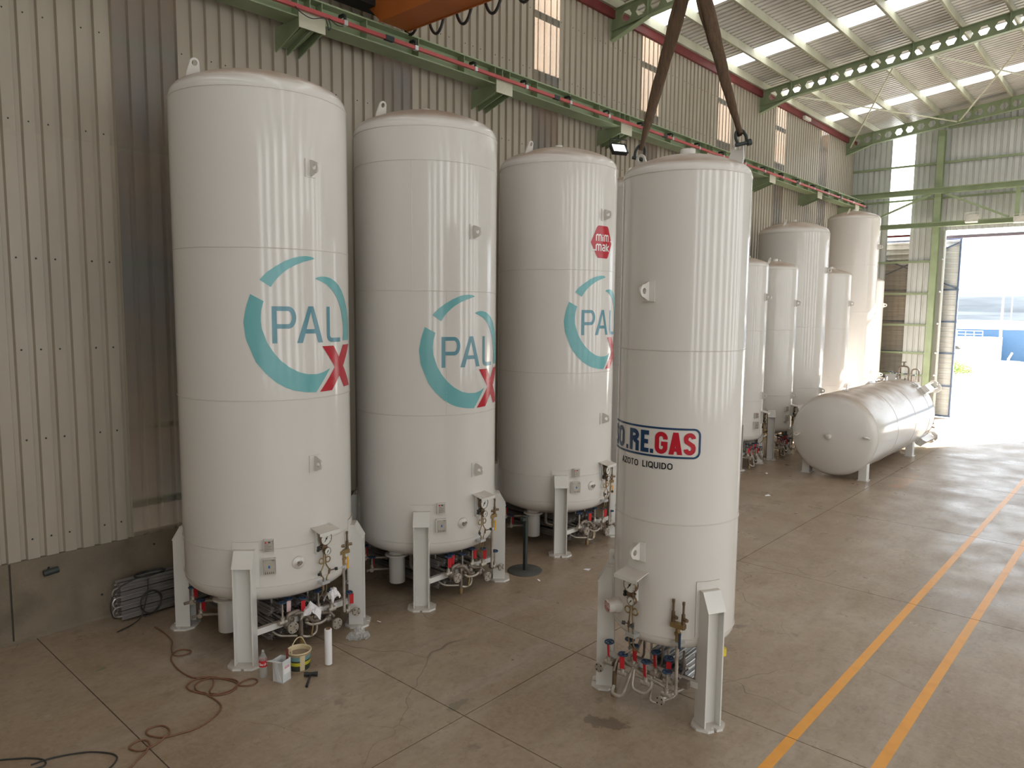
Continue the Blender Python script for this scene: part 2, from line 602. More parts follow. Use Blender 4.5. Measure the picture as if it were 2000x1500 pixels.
# corrugated sheet meshes: x across width, y depth, z along length
def sheet_mesh(name, length, mat, pitch=.225, depth=.046, n=4, flip=1):
    prof = []
    for k in range(n):
        u = k * pitch
        prof += [(u, 0), (u + pitch * .62, 0), (u + pitch * .68, depth), (u + pitch * .92, depth)]
    prof.append((n * pitch, 0))
    vs, fs = [], []
    for z in (0, length):
        vs += [(a, b * flip, z) for a, b in prof]
    k = len(prof)
    fs = [(i, i + 1, k + i + 1, k + i) for i in range(k - 1)]
    b = MB().add(vs, fs)
    return b.mesh(name, mat)

ZLAP, ZPL = 6.72, 1.08
def is_strip(y0):
    return abs(((y0 - STR0 + .05) % 4.5) - .05) < .06

wall_left = struct('wall_left', 'beige corrugated steel side wall above concrete plinth', 'wall')
# sheet local x -> world Y, local y (rib depth) -> world -X (outwards)
rotL = R_(90)
meL = {k: (sheet_mesh('wall_sheet', ZLAP - ZPL + .05, k), sheet_mesh('wall_sheet', 12.35 - ZLAP, k)) for k in ('wall_sheet', 'fibreglass_sheet')}
nsh = int((YE - YF) / SW) + 2
k0 = -int((STR0 - YF) / SW) - 1
for k in range(k0, k0 + nsh + 1):
    y0 = STR0 + k * SW
    st = (k % 5 == 0)
    mt = 'fibreglass_sheet' if st else 'wall_sheet'
    nm = 'translucent_sheet' if st else 'wall_sheet'
    if y0 + SW > YE + .02 or y0 < YF - .5: continue
    inst(nm, meL[mt][0], wall_left, (XW, y0, ZPL - .03), (0, 0, rotL))
    inst(nm, meL[mt][1], wall_left, (XW + .004, y0, ZLAP), (0, 0, rotL))
# last filler
inst('wall_sheet', meL['wall_sheet'][0], wall_left, (XW - .002, YE - SW, ZPL - .03), (0, 0, rotL))
inst('wall_sheet', meL['wall_sheet'][1], wall_left, (XW + .002, YE - SW, ZLAP), (0, 0, rotL))
# girts behind the sheets (seen through translucent strips)
for z in (1.55, 2.7, 3.9, 5.1, 6.75, 8.2, 9.9, 11.2):
    MB().bx(XW - .17, XW - .055, YF, YE, z - .05, z + .05).build('girt', 'green_steel', wall_left)
# screw heads
sc = MB()
for z in (1.35, 2.7, 3.9, 5.1, 6.85, 8.2, 9.9, 11.2):
    k = 0
    y = STR0 - 5 * SW
    while y < 22:
        q = (k % 4)
        if q != 1 and not is_strip(STR0 + SW * math.floor((y - STR0) / SW + 1e-4)):
            yy = y + .06
            sc.cyl((XW, yy, z), (XW + .012, yy, z), .014, .008, 6)
        y += .225
        k += 1
so = sc.build('sheet_screws', 'dark_steel', wall_left)
tag(so, kind='stuff')
# plinth panels
pys = [YF, -6.4, -1.95, 2.55, 7.05, 11.55, 16.05, 20.55, 25.05, 29.55, YE]
for i in range(len(pys) - 1):
    p = MB().bx(XW - .25, XW + .03, pys[i] + .012, pys[i + 1] - .012, 0, ZPL).build('plinth_panel', 'concrete_wall', wall_left)
    if i in (2, 3):
        for y, z in ((.45, .92), (1.1, .35), (1.85, .92), (2.1, .35)):
            MB().cyl((XW + .005, pys[i] + y, z), (XW + .034, pys[i] + y, z), .016, n=10).build('tie_hole', 'black_paint', p)
    MB().bx(XW - .2, XW + .012, pys[i + 1] - .02, pys[i + 1] + .02, 0, ZPL - .01).build('joint_strip', 'joint_filler', wall_left)
pp = MB().cyl((XW, 3.0, .88), (XW + .1, 3.0, .88), .03, n=12)
pp.cyl((XW + .1, 2.92, .87), (XW + .1, 3.1, .89), .042, n=14).build('pipe_stub', 'dark_steel', wall_left)
MB().bx(XW, XW + .09, YF, YE, 11.86, 12.1).build('eaves_beam', 'red_primer', wall_left)
# dirt ridge where floor meets plinth
dr = MB()
prev = None
for i in range(120):
    y = -2 + i * .2
    w = .05 + .05 * noise.noise((y * 1.3, 0, 0)) + .03 * noise.noise((y * 5, 3, 0))
    h = .03 + .02 * noise.noise((y * 2.1, 7, 0))
    cur = [(XW + .03, y, max(.01, h)), (XW + .03 + max(.015, w), y, .001)]
    if prev: dr.add(prev + cur, [(0, 1, 3, 2)], True)
    prev = cur
tag(dr.build('dust_ridge', 'concrete_wall', wall_left), kind='stuff')
# neighbouring building close behind the strips
MB().bx(XW - 1.9, XW - 1.5, YF - 2, YE + .3, 0, 14).build('neighbour_wall', 'neighbour_wall', wall_left)
MB().bx(XW - 1.6, XW - .05, YE + .05, YE + .3, 0, 12.6).build('gap_cover', 'neighbour_wall', wall_left)

# ---- end wall (far)
wall_back = struct('wall_back', 'pale grey corrugated end wall with green framing and doorway', 'wall')
DX0, DX1, DZ = -7.36, -0.95, 7.95
SX0, SX1 = -9.62, -8.72
lenE = {}
def end_sheet(x0, z0, z1, mat, name):
    key = (round(z1 - z0, 3), mat)
    if key not in lenE: lenE[key] = sheet_mesh('end_sheet', z1 - z0, mat)
    inst(name, lenE[key], wall_back, (x0, YE, z0), (0, 0, 0))
x = SX0
cells = []
k = -2
while True:
    x0 = SX0 + k * SW
    if x0 > XR: break
    cells.append((k, x0))
    k += 1
for k, x0 in cells:
    xc = x0 + SW / 2
    top = roofz(xc) + .02
    if k == 0:
        end_sheet(x0, 7.86, top, 'skylight_wall', 'translucent_sheet')
        end_sheet(x0, 0, 7.78, 'clear_sheet', 'translucent_sheet')
    elif DX0 - .1 < xc < DX1:
        end_sheet(x0, DZ, top, 'end_sheet', 'wall_sheet')
    else:
        end_sheet(x0, 0, top, 'end_sheet', 'wall_sheet')
# narrow filler between strip module and the door jamb
MB().bx(SX1 + SW, DX0, YE, YE + .03, 0, DZ).build('jamb_panel', 'end_sheet', wall_back)
MB().bx(DX0 - .02, DX0 + .03, YE - .12, YE + .1, 0, DZ).build('door_jamb', 'end_sheet', wall_back)
MB().bx(SX0, SX1, YE - .01, YE + .05, 7.78, 7.86).build('strip_flashing', 'red_primer', wall_back)
# framing
def fr(p, q, w, h, name='girt', mat='green_steel'):
    return MB().bar(p, q, w, h).build(name, mat, wall_back)
yf = YE - .06
for z in (10.75, 6.68, 5.32, 3.97, 2.76, 1.8):
    if z > 8: fr((XW, yf, z), (XR, yf, z), .1, .08)
    else:
        fr((XW, yf, z), (-7.75, yf, z), .1, .08)
        fr((DX1 + .2, yf, z), (XR, yf, z), .1, .08)
fr((-7.5, yf, 12.15), (XR, yf, 12.15 + SLOPE * 2), .1, .08)
def icol(x, z0, z1, w=.25, d=.28, y=None):
    b = MB()
    yc = (YE - .3) if y is None else y
    b.bx(x - w / 2, x + w / 2, yc - d / 2, yc - d / 2 + .02, z0, z1)
    b.bx(x - w / 2, x + w / 2, yc + d / 2 - .02, yc + d / 2, z0, z1)
    b.bx(x - .008, x + .008, yc - d / 2, yc + d / 2, z0, z1)
    return b.build('column', 'green_steel', wall_back)
icol(-7.66, 0, roofz(-7.66) - .7)
for xc in (-.4, 4.8, 9.6): icol(xc, 0, roofz(xc) - .6)
def ibeam(p, q, w, h, name, mat, parent):
    p, q = Vector(p), Vector(q)
    b = MB()
    up_ = Vector((0, 0, 1))
    b.bar(p + up_ * (h / 2 - .012), q + up_ * (h / 2 - .012), w, .024)
    b.bar(p - up_ * (h / 2 - .012), q - up_ * (h / 2 - .012), w, .024)
    b.bar(p, q, .014, h - .04)
    return b.build(name, mat, parent)
yb = YE - .52
ibeam((XW + .1, yb, 9.55), (XR, yb, 9.55), .2, .24, 'wind_beam', 'green_steel', wall_back)
ibeam((XW + .1, yb, 8.17), (XR, yb, 8.17), .2, .2, 'wind_beam', 'green_steel', wall_back)
fr((XW + .1, YE - .1, 9.3), (XR, YE - .1, 9.3), .1, .07)
for xa in (-10.75, -4.85, -2.2, 2.0): fr((xa, yb, 8.27), (xa, yb, 9.45), .14, .14, 'post')
fr((-7.9, yb, 9.42), (-10.6, yb, 8.3), .08, .08, 'diagonal_brace')
fr((-7.4, yb, 9.42), (-5.1, yb, 8.3), .08, .08, 'diagonal_brace')
fr((-4.6, yb, 8.3), (-2.4, yb, 9.42), .08, .08, 'diagonal_brace')
for xa in (-7.3,):
    for z in (6.75, 5.4, 4.05, 2.8, 1.85):
        MB().cyl((xa - .1, YE - .13, z), (xa - .1, YE - .2, z), .05, .035, 12).build('jamb_knob', 'galvanised', wall_back)
MB().bx(DX0 - .05, DX1 + .05, YE + .05, YE + .2, 7.62, 7.74).build('door_top_rail', 'lintel_rail', wall_back)

# sliding door leaves outside
def leaf(name, x0, x1, label):
    t = tag(struct(name), label, 'door')
    y = YE + .36
    zt = 7.6
    b = MB()
    ph = .225
    n_ = int((zt - .15) / ph)
    me = None
    for i in range(n_):
        z = .12 + i * ph
        if me is None:
            pr = [(0, 0), (.14, 0), (.16, .03), (.205, .03), (.225, 0)]
            vs = [(xx, -d, zz) for xx in (0, x1 - x0 - .1) for zz, d in pr]
            me = MB().add(vs, [(k + 1, k, 5 + k, 6 + k) for k in range(4)]).mesh('door_panel', 'end_sheet')
        inst('door_panel', me, t, (x0 + .05, y, z))
    for xx in (x0, x1 - .07): MB().bx(xx, xx + .07, y - .06, y + .06, .05, zt + .05).build('frame_stile', 'door_frame_blue', t)
    for z in (.05, 1.35, 2.75, 4.1, 5.45, zt - .02): MB().bx(x0, x1, y - .06, y + .02, z, z + .07).build('frame_rail', 'door_frame_blue', t)
    for s in (1, -1):
        MB().bar((x0 + .1, y - .05, 6.5 + .95 * s), (x1 - .1, y - .05, 6.5 - .95 * s), .05, .05).build('frame_brace', 'door_frame_blue', t)
    for xx in (x1 - .45, x0 + .4): MB().bx(xx - .07, xx + .07, y - .1, y + .02, zt, 7.72).build('hanger', 'door_frame_blue', t)
    return t
leaf('door_1', -11.15, -6.8, 'left sliding door leaf with horizontal ribs outside the end wall')
leaf('door_2', -.9, 3.5, 'right sliding door leaf outside the end wall')

# ---- right and rear walls (out of frame, they light and reflect)
wall_right = struct('wall_right', 'beige corrugated side wall with daylit translucent sheets', 'wall')
MB().bx(XR, XR + .3, YF, YE, 0, ZPL).build('plinth_panel', 'concrete_wall', wall_right)
meR = {k: sheet_mesh('wall_sheet', 12.35 - ZPL, k) for k in ('wall_sheet', 'skylight_wall')}
for k in range(k0, k0 + nsh + 1):
    y0 = STR0 + k * SW
    if y0 + SW > YE + .5 or y0 < YF - .5: continue
    st = k % 5 in (0, 1)
    inst('translucent_sheet' if st else 'wall_sheet', meR['skylight_wall' if st else 'wall_sheet'], wall_right, (XR, y0 + SW, ZPL), (0, 0, R_(-90)))
wall_front = struct('wall_front', 'plain corrugated wall behind the viewer', 'wall')
for k in range(29):
    x0 = XW + k * SW
    z1 = roofz(x0 + .45)
    if ('f', round(z1, 2)) not in lenE: lenE[('f', round(z1, 2))] = None
    st = False
    mt = 'skylight_wall' if st else 'wall_sheet'
    inst('translucent_sheet' if st else 'wall_sheet', sheet_mesh('wall_sheet', z1, mt), wall_front, (x0 + SW, YF, 0), (0, 0, R_(180)))

# ---- roof
ceiling = struct('ceiling', 'corrugated roof sheets with skylight strips on green castellated rafters', 'ceiling')
L = (XRIDGE - XW) * math.sqrt(1 + SLOPE ** 2) + .02
ang = math.atan(SLOPE)
rf = {k: sheet_mesh('roof_sheet', L, k, pitch=.225, depth=.04, n=4) for k in ('roof_sheet', 'skylight')}
# sheet local: x width -> world Y, z length -> up the slope, y depth -> up
def roofmx(y0, right):
    ca, sa = math.cos(ang), math.sin(ang)
    if not right:
        zc = Vector((ca, 0, sa)); yc = Vector((-sa, 0, ca)); xc = yc.cross(zc)
        base = Vector((XW, y0, ZEAVE))
    else:
        zc = Vector((-ca, 0, sa)); yc = Vector((sa, 0, ca)); xc = yc.cross(zc)
        base = Vector((XR, y0, ZEAVE))
    m = Matrix((xc, yc, zc)).transposed().to_4x4()
    m.translation = base
    return m
for k in range(k0, k0 + nsh + 2):
    y0 = STR0 + k * SW
    if y0 > YE + .3 or y0 < YF - .9: continue
    st = k % 5 == 0
    for right in (False, True):
        inst('skylight_sheet' if st else 'roof_sheet', rf['skylight' if st else 'roof_sheet'], ceiling, mx=roofmx(y0 if not roofmx(0, right).col[0].y < 0 else y0 + SW, right))
# purlins
px = [XW + .12] + [-10.13 + 1.225 * i for i in range(10)]
pm = MB()
yl0, yl1 = YF, YE
pm.bx(-.03, .03, yl0, yl1, -.25, -.004)
pm.bx(-.03, .05, yl0, yl1, -.25, -.235)
pme = pm.mesh('purlin', 'green_light')
for x_ in px:
    inst('purlin', pme, ceiling, (x_, 0, roofz(x_)))
    xm = XW + XR - x_
    inst('purlin', pme, ceiling, (xm, 0, roofz(xm)), scale=(-1, 1, 1))
# castellated rafters
def rafter_mesh():
    b = MB()
    Lr = XRIDGE - XW
    d = .49
    pitch, hw = .4085, .145
    off = .2308
    top = -.27
    nC = int((Lr - .2308) / pitch)
    sh = lambda u, z: (u, z + SLOPE * u)
    mx = Matrix(((1, 0, 0, 0), (0, 0, 1, 0), (0, 1, 0, 0), (0, 0, 0, 1)))   # poly(x,y)->X,Z ; extrude->Y
    t = .006
    zm = top - d / 2
    hh = .125
    for i in range(nC):
        x0, x1 = off + i * pitch, off + (i + 1) * pitch
        xc = x0 + pitch / 2
        up_ = [(x0, top), (x1, top), (x1, zm), (xc + hw, zm), (xc + hw / 2, zm + hh), (xc - hw / 2, zm + hh), (xc - hw, zm), (x0, zm)]
        lo_ = [(x0, top - d), (x1, top - d), (x1, zm), (xc + hw, zm), (xc + hw / 2, zm - hh), (xc - hw / 2, zm - hh), (xc - hw, zm), (x0, zm)]
        b.prism([sh(*p) for p in up_], -t, t, mx)
        b.prism([sh(*p) for p in lo_][::-1], -t, t, mx)
    b.prism([sh(0, top - d), sh(off, top - d), sh(off, top), sh(0, top)], -t, t, mx)
    for z in (top, top - d):
        b.prism([sh(0, z - .008), sh(Lr, z - .008), sh(Lr, z + .008), sh(0, z + .008)], -.09, .09, mx)
    hl = 1.07
    b.prism([sh(0, top - d), (0, top - d - .23), sh(hl, top - d)], -t, t, mx)
    b.prism([(0, top - d - .245), sh(hl, top - d - .015), sh(hl, top - d), (0, top - d - .23)], -.09, .09, mx)
    b.prism([(-.01, top - d - .24), (.01, top - d - .24), (.01, top), (-.01, top)], -.09, .09, mx)
    return b.mesh('rafter', 'green_steel')
rme = rafter_mesh()
stf = MB().bx(-.006, .006, -.085, .085, -.76 + .01, -.28).mesh('stiffener', 'green_steel')
for yr in (-1.9, 7.12, 16.18, 25.25, 34.33):
    a = inst('rafter', rme, ceiling, (XW, yr, ZEAVE))
    c = inst('rafter', rme, ceiling, (XR, yr, ZEAVE), scale=(-1, 1, 1))
    for x_ in px[1:]:
        inst('stiffener', stf, a, (x_ - XW, 0, SLOPE * (x_ - XW)))
        inst('stiffener', stf, c, (x_ - XW, 0, SLOPE * (x_ - XW)))
def zraf(x, off): return roofz(x) - off
def brace(xa, ya, xb, yb_):
    MB().cyl((xa, ya, zraf(xa, .70)), (xb, yb_, zraf(xb, .70)), .028, n=8).build('roof_brace', 'green_light', ceiling)
brace(-10.1, 25.35, -7.0, 34.2)
brace(-11.0, 34.2, -7.0, 25.35)
brace(-6.9, 34.2, -3.3, 25.35)
brace(-6.0, 25.35, -2.9, 34.2)

# ------------------------------------------------------------------ crane runway, rail, crane
run = thing('crane_runway_beam', 'green steel crane runway beam on corbels along the side wall', 'beam')
XB = -10.7
YA, YB = -6.0, YE - .7
b = MB()
MB().bx(XB - .2, XB + .2, YA, YB, 9.335, 9.36).build('top_flange', 'green_steel', run)
MB().bx(XB - .01, XB + .01, YA, YB, 9.02, 9.335).build('web', 'green_steel', run)
MB().bx(XB - .2, XB + .2, YA, YB, 9.0, 9.02).build('bottom_flange', 'green_steel', run)
MB().bx(XB - .03, XB + .03, YA, YB, 9.36, 9.42).build('crane_rail', 'dark_steel', run)
stm = MB().bx(-.19, .19, -.006, .006, 9.02, 9.335).mesh('stiffener', 'green_steel')
cys = [6.85 + 4.49 * k for k in range(-2, 7)]
for cy in cys:
    for dy in (-.22, .22, -.0, 1.1, 2.25, 3.4):
        inst('stiffener', stm, run, (XB, cy + dy, 0))
sidep = [(XW, 8.62), (XW, 9.0), (-10.47, 9.0), (-10.47, 8.86)]
mxc = Matrix(((1, 0, 0, 0), (0, 0, 1, 0), (0, 1, 0, 0), (0, 0, 0, 1)))
cside = MB().prism(sidep, -.01, .01, mxc).mesh('side_plate', 'green_steel')
cwebm = MB().prism([(XW, 8.72), (XW, 9.0), (-10.47, 9.0), (-10.47, 8.92)], -.12, .12, mxc).mesh('corbel', 'green_steel')
cfront = MB().bx(-10.475, -10.455, -.24, .24, 8.84, 9.14).mesh('front_plate', 'green_light')
for cy in cys:
    c = inst('corbel', cwebm, run, (0, cy, 0))
    inst('side_plate', cside, c, (0, -.21, 0))
    inst('side_plate', cside, c, (0, .21, 0))
    inst('front_plate', cfront, c)
    inst('side_plate', cside, c, (0, 0, 0))

rail = thing('conductor_rail', 'red conductor rail clipped along the green runway beam', 'rail')
XC = -10.36
seg = 4.6
y = YA + .5
while y < YB - .2:
    y1 = min(y + seg, YB)
    MB().bx(XC - .03, XC + .03, y + .03, y1 - .03, 9.06, 9.12).build('rail_segment', 'rail_red', rail)
    MB().bx(XC - .036, XC + .036, y1 - .09, y1 + .09, 9.05, 9.13).build('joint_clip', 'dark_steel', rail)
    y = y1
arm = MB().bx(XC - .03, XC + .15, -.02, .02, 9.2, 9.24).bx(XC - .012, XC + .012, -.02, .02, 9.1, 9.22).mesh('hanger_arm', 'black_paint')
clip = MB().bx(XC - .036, XC + .036, -.035, .035, 9.05, 9.128).mesh('hanger_clip', 'galvanised')
arm2 = MB().bx(XC - .02, XB + .19, -.025, .025, 9.2, 9.24).bx(XC - .012, XC + .012, -.02, .02, 9.1, 9.22).mesh('hanger_arm', 'black_paint')
y = 1.4
while y < YB:
    inst('hanger_arm', arm2, rail, (0, y, 0))
    inst('hanger_clip', clip, rail, (0, y, 0))
    y += 1.5
loop = thing('cable_tail', 'thin black cable looped at the corbel under the red rail', 'cable', (0, 0, 0))
MB().tube(catmull([(-10.3, 6.45, 9.06), (-10.28, 6.55, 8.98), (-10.3, 6.75, 8.96), (-10.28, 6.95, 9.02), (-10.27, 7.0, 8.95), (-10.28, 7.03, 8.86), (-10.29, 7.08, 8.93), (-10.3, 7.05, 9.05), (-10.3, 7.2, 8.99), (-10.35, 7.35, 9.02)], 5), .008, 6).build('cable', 'cable_black', loop)

crane = thing('overhead_crane', 'orange overhead travelling crane girder near the roof', 'crane', (0, 0, 0))
GY0, GY1, GZ0, GZ1 = 8.15, 8.72, 9.34, 10.55
gp = [(-10.4, GZ0), (12.9, GZ0), (13.2, GZ0 + .4), (13.2, GZ1), (-10.85, GZ1), (-10.85, GZ0 + .42)]
gm = Matrix(((1, 0, 0, 0), (0, 0, 1, 0), (0, 1, 0, 0), (0, 0, 0, 1)))
MB().prism(gp, GY0, GY1, gm).build('box_girder', 'crane_orange', crane)
for y in (GY0 - .03, GY1 - .0):
    MB().bx(-10.4, 12.9, y, y + .03, GZ0 - .012, GZ0).build('girder_flange', 'crane_orange', crane)
MB().bx(XB - .17, XB + .17, 6.5, 8.95, 9.62, 9.98).build('end_carriage', 'black_paint', crane)
for y in (6.8,):
    MB().cyl((XB - .06, y, 9.55), (XB + .06, y, 9.55), .125, n=20).build('wheel', 'dark_steel', crane)
MB().bx(-4.9, -3.7, 8.0, 8.87, 9.05, 9.3).build('hoist_trolley', 'crane_orange', crane)
for i in range(9):
    xc = -10.46 + i * .67
    pts = []
    for t in range(13):
        u = t / 12
        pts.append((xc + (u - .5) * .44, GY1 + .16, 9.62 - (.28 if i == 0 else .42) * (1 - (2 * u - 1) ** 2) ** .7))
    MB().tube(pts, .026, 6).build('festoon_loop', 'cable_black', crane)
MB().bx(-10.4, 12.9, GY1 + .13, GY1 + .19, 9.62, 9.68).build('festoon_rail', 'black_paint', crane)
for x_ in range(-10, 13, 2): MB().bx(x_ - .02, x_ + .02, GY1, GY1 + .16, 9.64, 9.68).build('festoon_bracket', 'black_paint', crane)
HX, HY, HZ = -4.14, 7.46, 8.2
for dx in (-.12, .12): MB().cyl((HX + dx, HY + .45, 9.1), (HX + dx * .6, HY, HZ + .5), .012, n=6).build('hoist_rope', 'dark_steel', crane)
MB().box((HX, HY, HZ + .4), (.3, .16, .32)).build('hook_block', 'black_paint', crane)
MB().tube(catmull([(HX, HY, HZ + .26), (HX, HY, HZ + .12), (HX + .1, HY, HZ + .02), (HX + .06, HY, HZ - .1), (HX - .07, HY, HZ - .1), (HX - .11, HY, HZ + .0)], 5), .028, 8).build('hook', 'dark_steel', crane)

# floodlights
def floodlight(loc, rz, tilt, label, lit, body, s=1.0):
    t = thing('floodlight', label, 'lamp', loc, rz)
    mx = Matrix.Rotation(tilt, 4, 'X') @ Matrix.Scale(s, 4)
    MB().bx(-.16, .16, -.04, .03, -.12, .12).xf(mx).build('housing', body, t)
    f = MB()
    f.bx(-.17, .17, -.055, -.035, .1, .13).bx(-.17, .17, -.055, -.035, -.13, -.1).bx(-.17, -.14, -.055, -.035, -.13, .13).bx(.14, .17, -.055, -.035, -.13, .13)
    f.xf(mx).build('bezel', body, t)
    MB().bx(-.135, .135, -.046, -.042, -.095, .095).xf(mx).build('lens', lit, t)
    MB().tube([Vector((-.18, 0, 0)) * s, Vector((-.18, 0, .2)) * s, Vector((.18, 0, .2)) * s, Vector((.18, 0, 0)) * s], .012 * s, 6).build('bracket', body, t)
    return t
fl_ = floodlight((-10.6, 15.7, 8.47), R_(60), R_(-38), 'black floodlight hung under a green corbel, lit lens', 'lamp_lit', 'black_paint', 1.25)
MB().cyl((0, 0, .25), (0, 0, .365), .014, n=8).build('hanger_rod', 'black_paint', fl_)
floodlight((-6.32, YE - .71, 8.28), 0, R_(-30), 'cream floodlight on the green beam above the left of the doorway', 'lamp_cream', 'lamp_cream', 1.35)
floodlight((-4.72, YE - .70, 8.14), 0, R_(-30), 'cream floodlight on the green beam above the doorway by the post', 'lamp_cream', 'lamp_cream', 1.1)
MB_ = MB()
tl = thing('wall_lamp', 'small red-topped lamp high on the eaves beam', 'lamp', (XW + .09, 29.2, 11.9))
MB().bx(0, .1, -.3, .3, -.06, .06).build('lamp_housing', 'lamp_cream', tl)
MB().bx(.0, .12, -.32, .32, .06, .075).build('lamp_bracket', 'red_primer', tl)

# ------------------------------------------------------------------ lettering on cylinders
def resample(pts, n):
    pts = [Vector((p[0], p[1])) for p in pts]
    d = [0]
    for i in range(1, len(pts)): d.append(d[-1] + (pts[i] - pts[i - 1]).length)
    out = []
    j = 0
    for i in range(n):
        t = d[-1] * i / (n - 1)
        while j < len(d) - 2 and d[j + 1] < t: j += 1
        u = (t - d[j]) / max(1e-9, d[j + 1] - d[j])
        out.append(pts[j].lerp(pts[j + 1], min(1, max(0, u))))
    return out
def loft2(a, b, n, m):
    A, B = resample(a, n), resample(b, n)
    vs = [A[i].lerp(B[i], j / m) for i in range(n) for j in range(m + 1)]
    fs = [(i * (m + 1) + j, (i + 1) * (m + 1) + j, (i + 1) * (m + 1) + j + 1, i * (m + 1) + j + 1) for i in range(n - 1) for j in range(m)]
    return vs, fs
def stroke2(pts, w, m=2, step=.03):
    """constant-width strip along a polyline with mitred joints"""
    raw = [Vector((p[0], p[1])) for p in pts]
    pts = [raw[0]]
    for p in raw[1:]:
        if (p - pts[-1]).length > w * .02: pts.append(p)
    closed = (pts[0] - pts[-1]).length < w * .03 and len(pts) > 3
    if closed: pts = pts[:-1]
    q = []
    N = len(pts)
    for i in range(N if closed else N - 1):
        a, b = pts[i], pts[(i + 1) % N]
        k = max(1, int((b - a).length / step))
        for j in range(k): q.append(a.lerp(b, j / k))
    if not closed: q.append(pts[-1])
    N = len(q)
    A, B = [], []
    for i in range(N):
        if closed: d1, d2 = q[i] - q[i - 1], q[(i + 1) % N] - q[i]
        else:
            d1 = q[i] - q[i - 1] if i else q[1] - q[0]
            d2 = q[i + 1] - q[i] if i < N - 1 else d1
        d1, d2 = d1.normalized(), d2.normalized()
        n1, n2 = Vector((-d1.y, d1.x)), Vector((-d2.y, d2.x))
        nn = (n1 + n2)
        if nn.length < 1e-4: nn = n1
        nn.normalize()
        s = min(2.0, 1 / max(.3, nn.dot(n1)))
        A.append(q[i] + nn * w / 2 * s)
        B.append(q[i] - nn * w / 2 * s)
    if closed:
        A.append(A[0]); B.append(B[0]); N += 1
    vs = [A[i].lerp(B[i], j / m) for i in range(N) for j in range(m + 1)]
    fs = [(i * (m + 1) + j, (i + 1) * (m + 1) + j, (i + 1) * (m + 1) + j + 1, i * (m + 1) + j + 1) for i in range(N - 1) for j in range(m)]
    return vs, fs
def arc(cx, cy, rx, ry, a0, a1, n=10):
    return [(cx + rx * math.cos(R_(a0 + (a1 - a0) * i / n)), cy + ry * math.sin(R_(a0 + (a1 - a0) * i / n))) for i in range(n + 1)]
class Decal:
    def __init__(s): s.v, s.f = [], []
    def add(s, vf, ox=0, oy=0):
        o = len(s.v)
        s.v += [(p[0] + ox, p[1] + oy) for p in vf[0]]
        s.f += [[i + o for i in f] for f in vf[1]]
        return s
    def poly(s, pts, m=5):
        # quad given as 4 corners a,b,c,d -> loft a-d / b-c
        a, b, c, d = pts
        return s.add(loft2([a, d], [b, c], 8, m))
    def wrap(s, name, mat, parent, R, off=.004):
        vs = [((R + off) * math.cos(p[0] / R), (R + off) * math.sin(p[0] / R), p[1]) for p in s.v]
        fs = []
        for f in s.f:
            a, b, c = (Vector(s.v[i]) for i in f[:3])
            area = (b - a).x * (c - a).y - (b - a).y * (c - a).x
            fs.append(f if area > 0 else f[::-1])
        return MB().add(vs, fs, True).build(name, mat, parent)
    def flat(s, name, mat, parent, mx):
        vs = [mx @ Vector((0, p[0], p[1])) for p in s.v]
        return MB().add(vs, s.f).build(name, mat, parent)
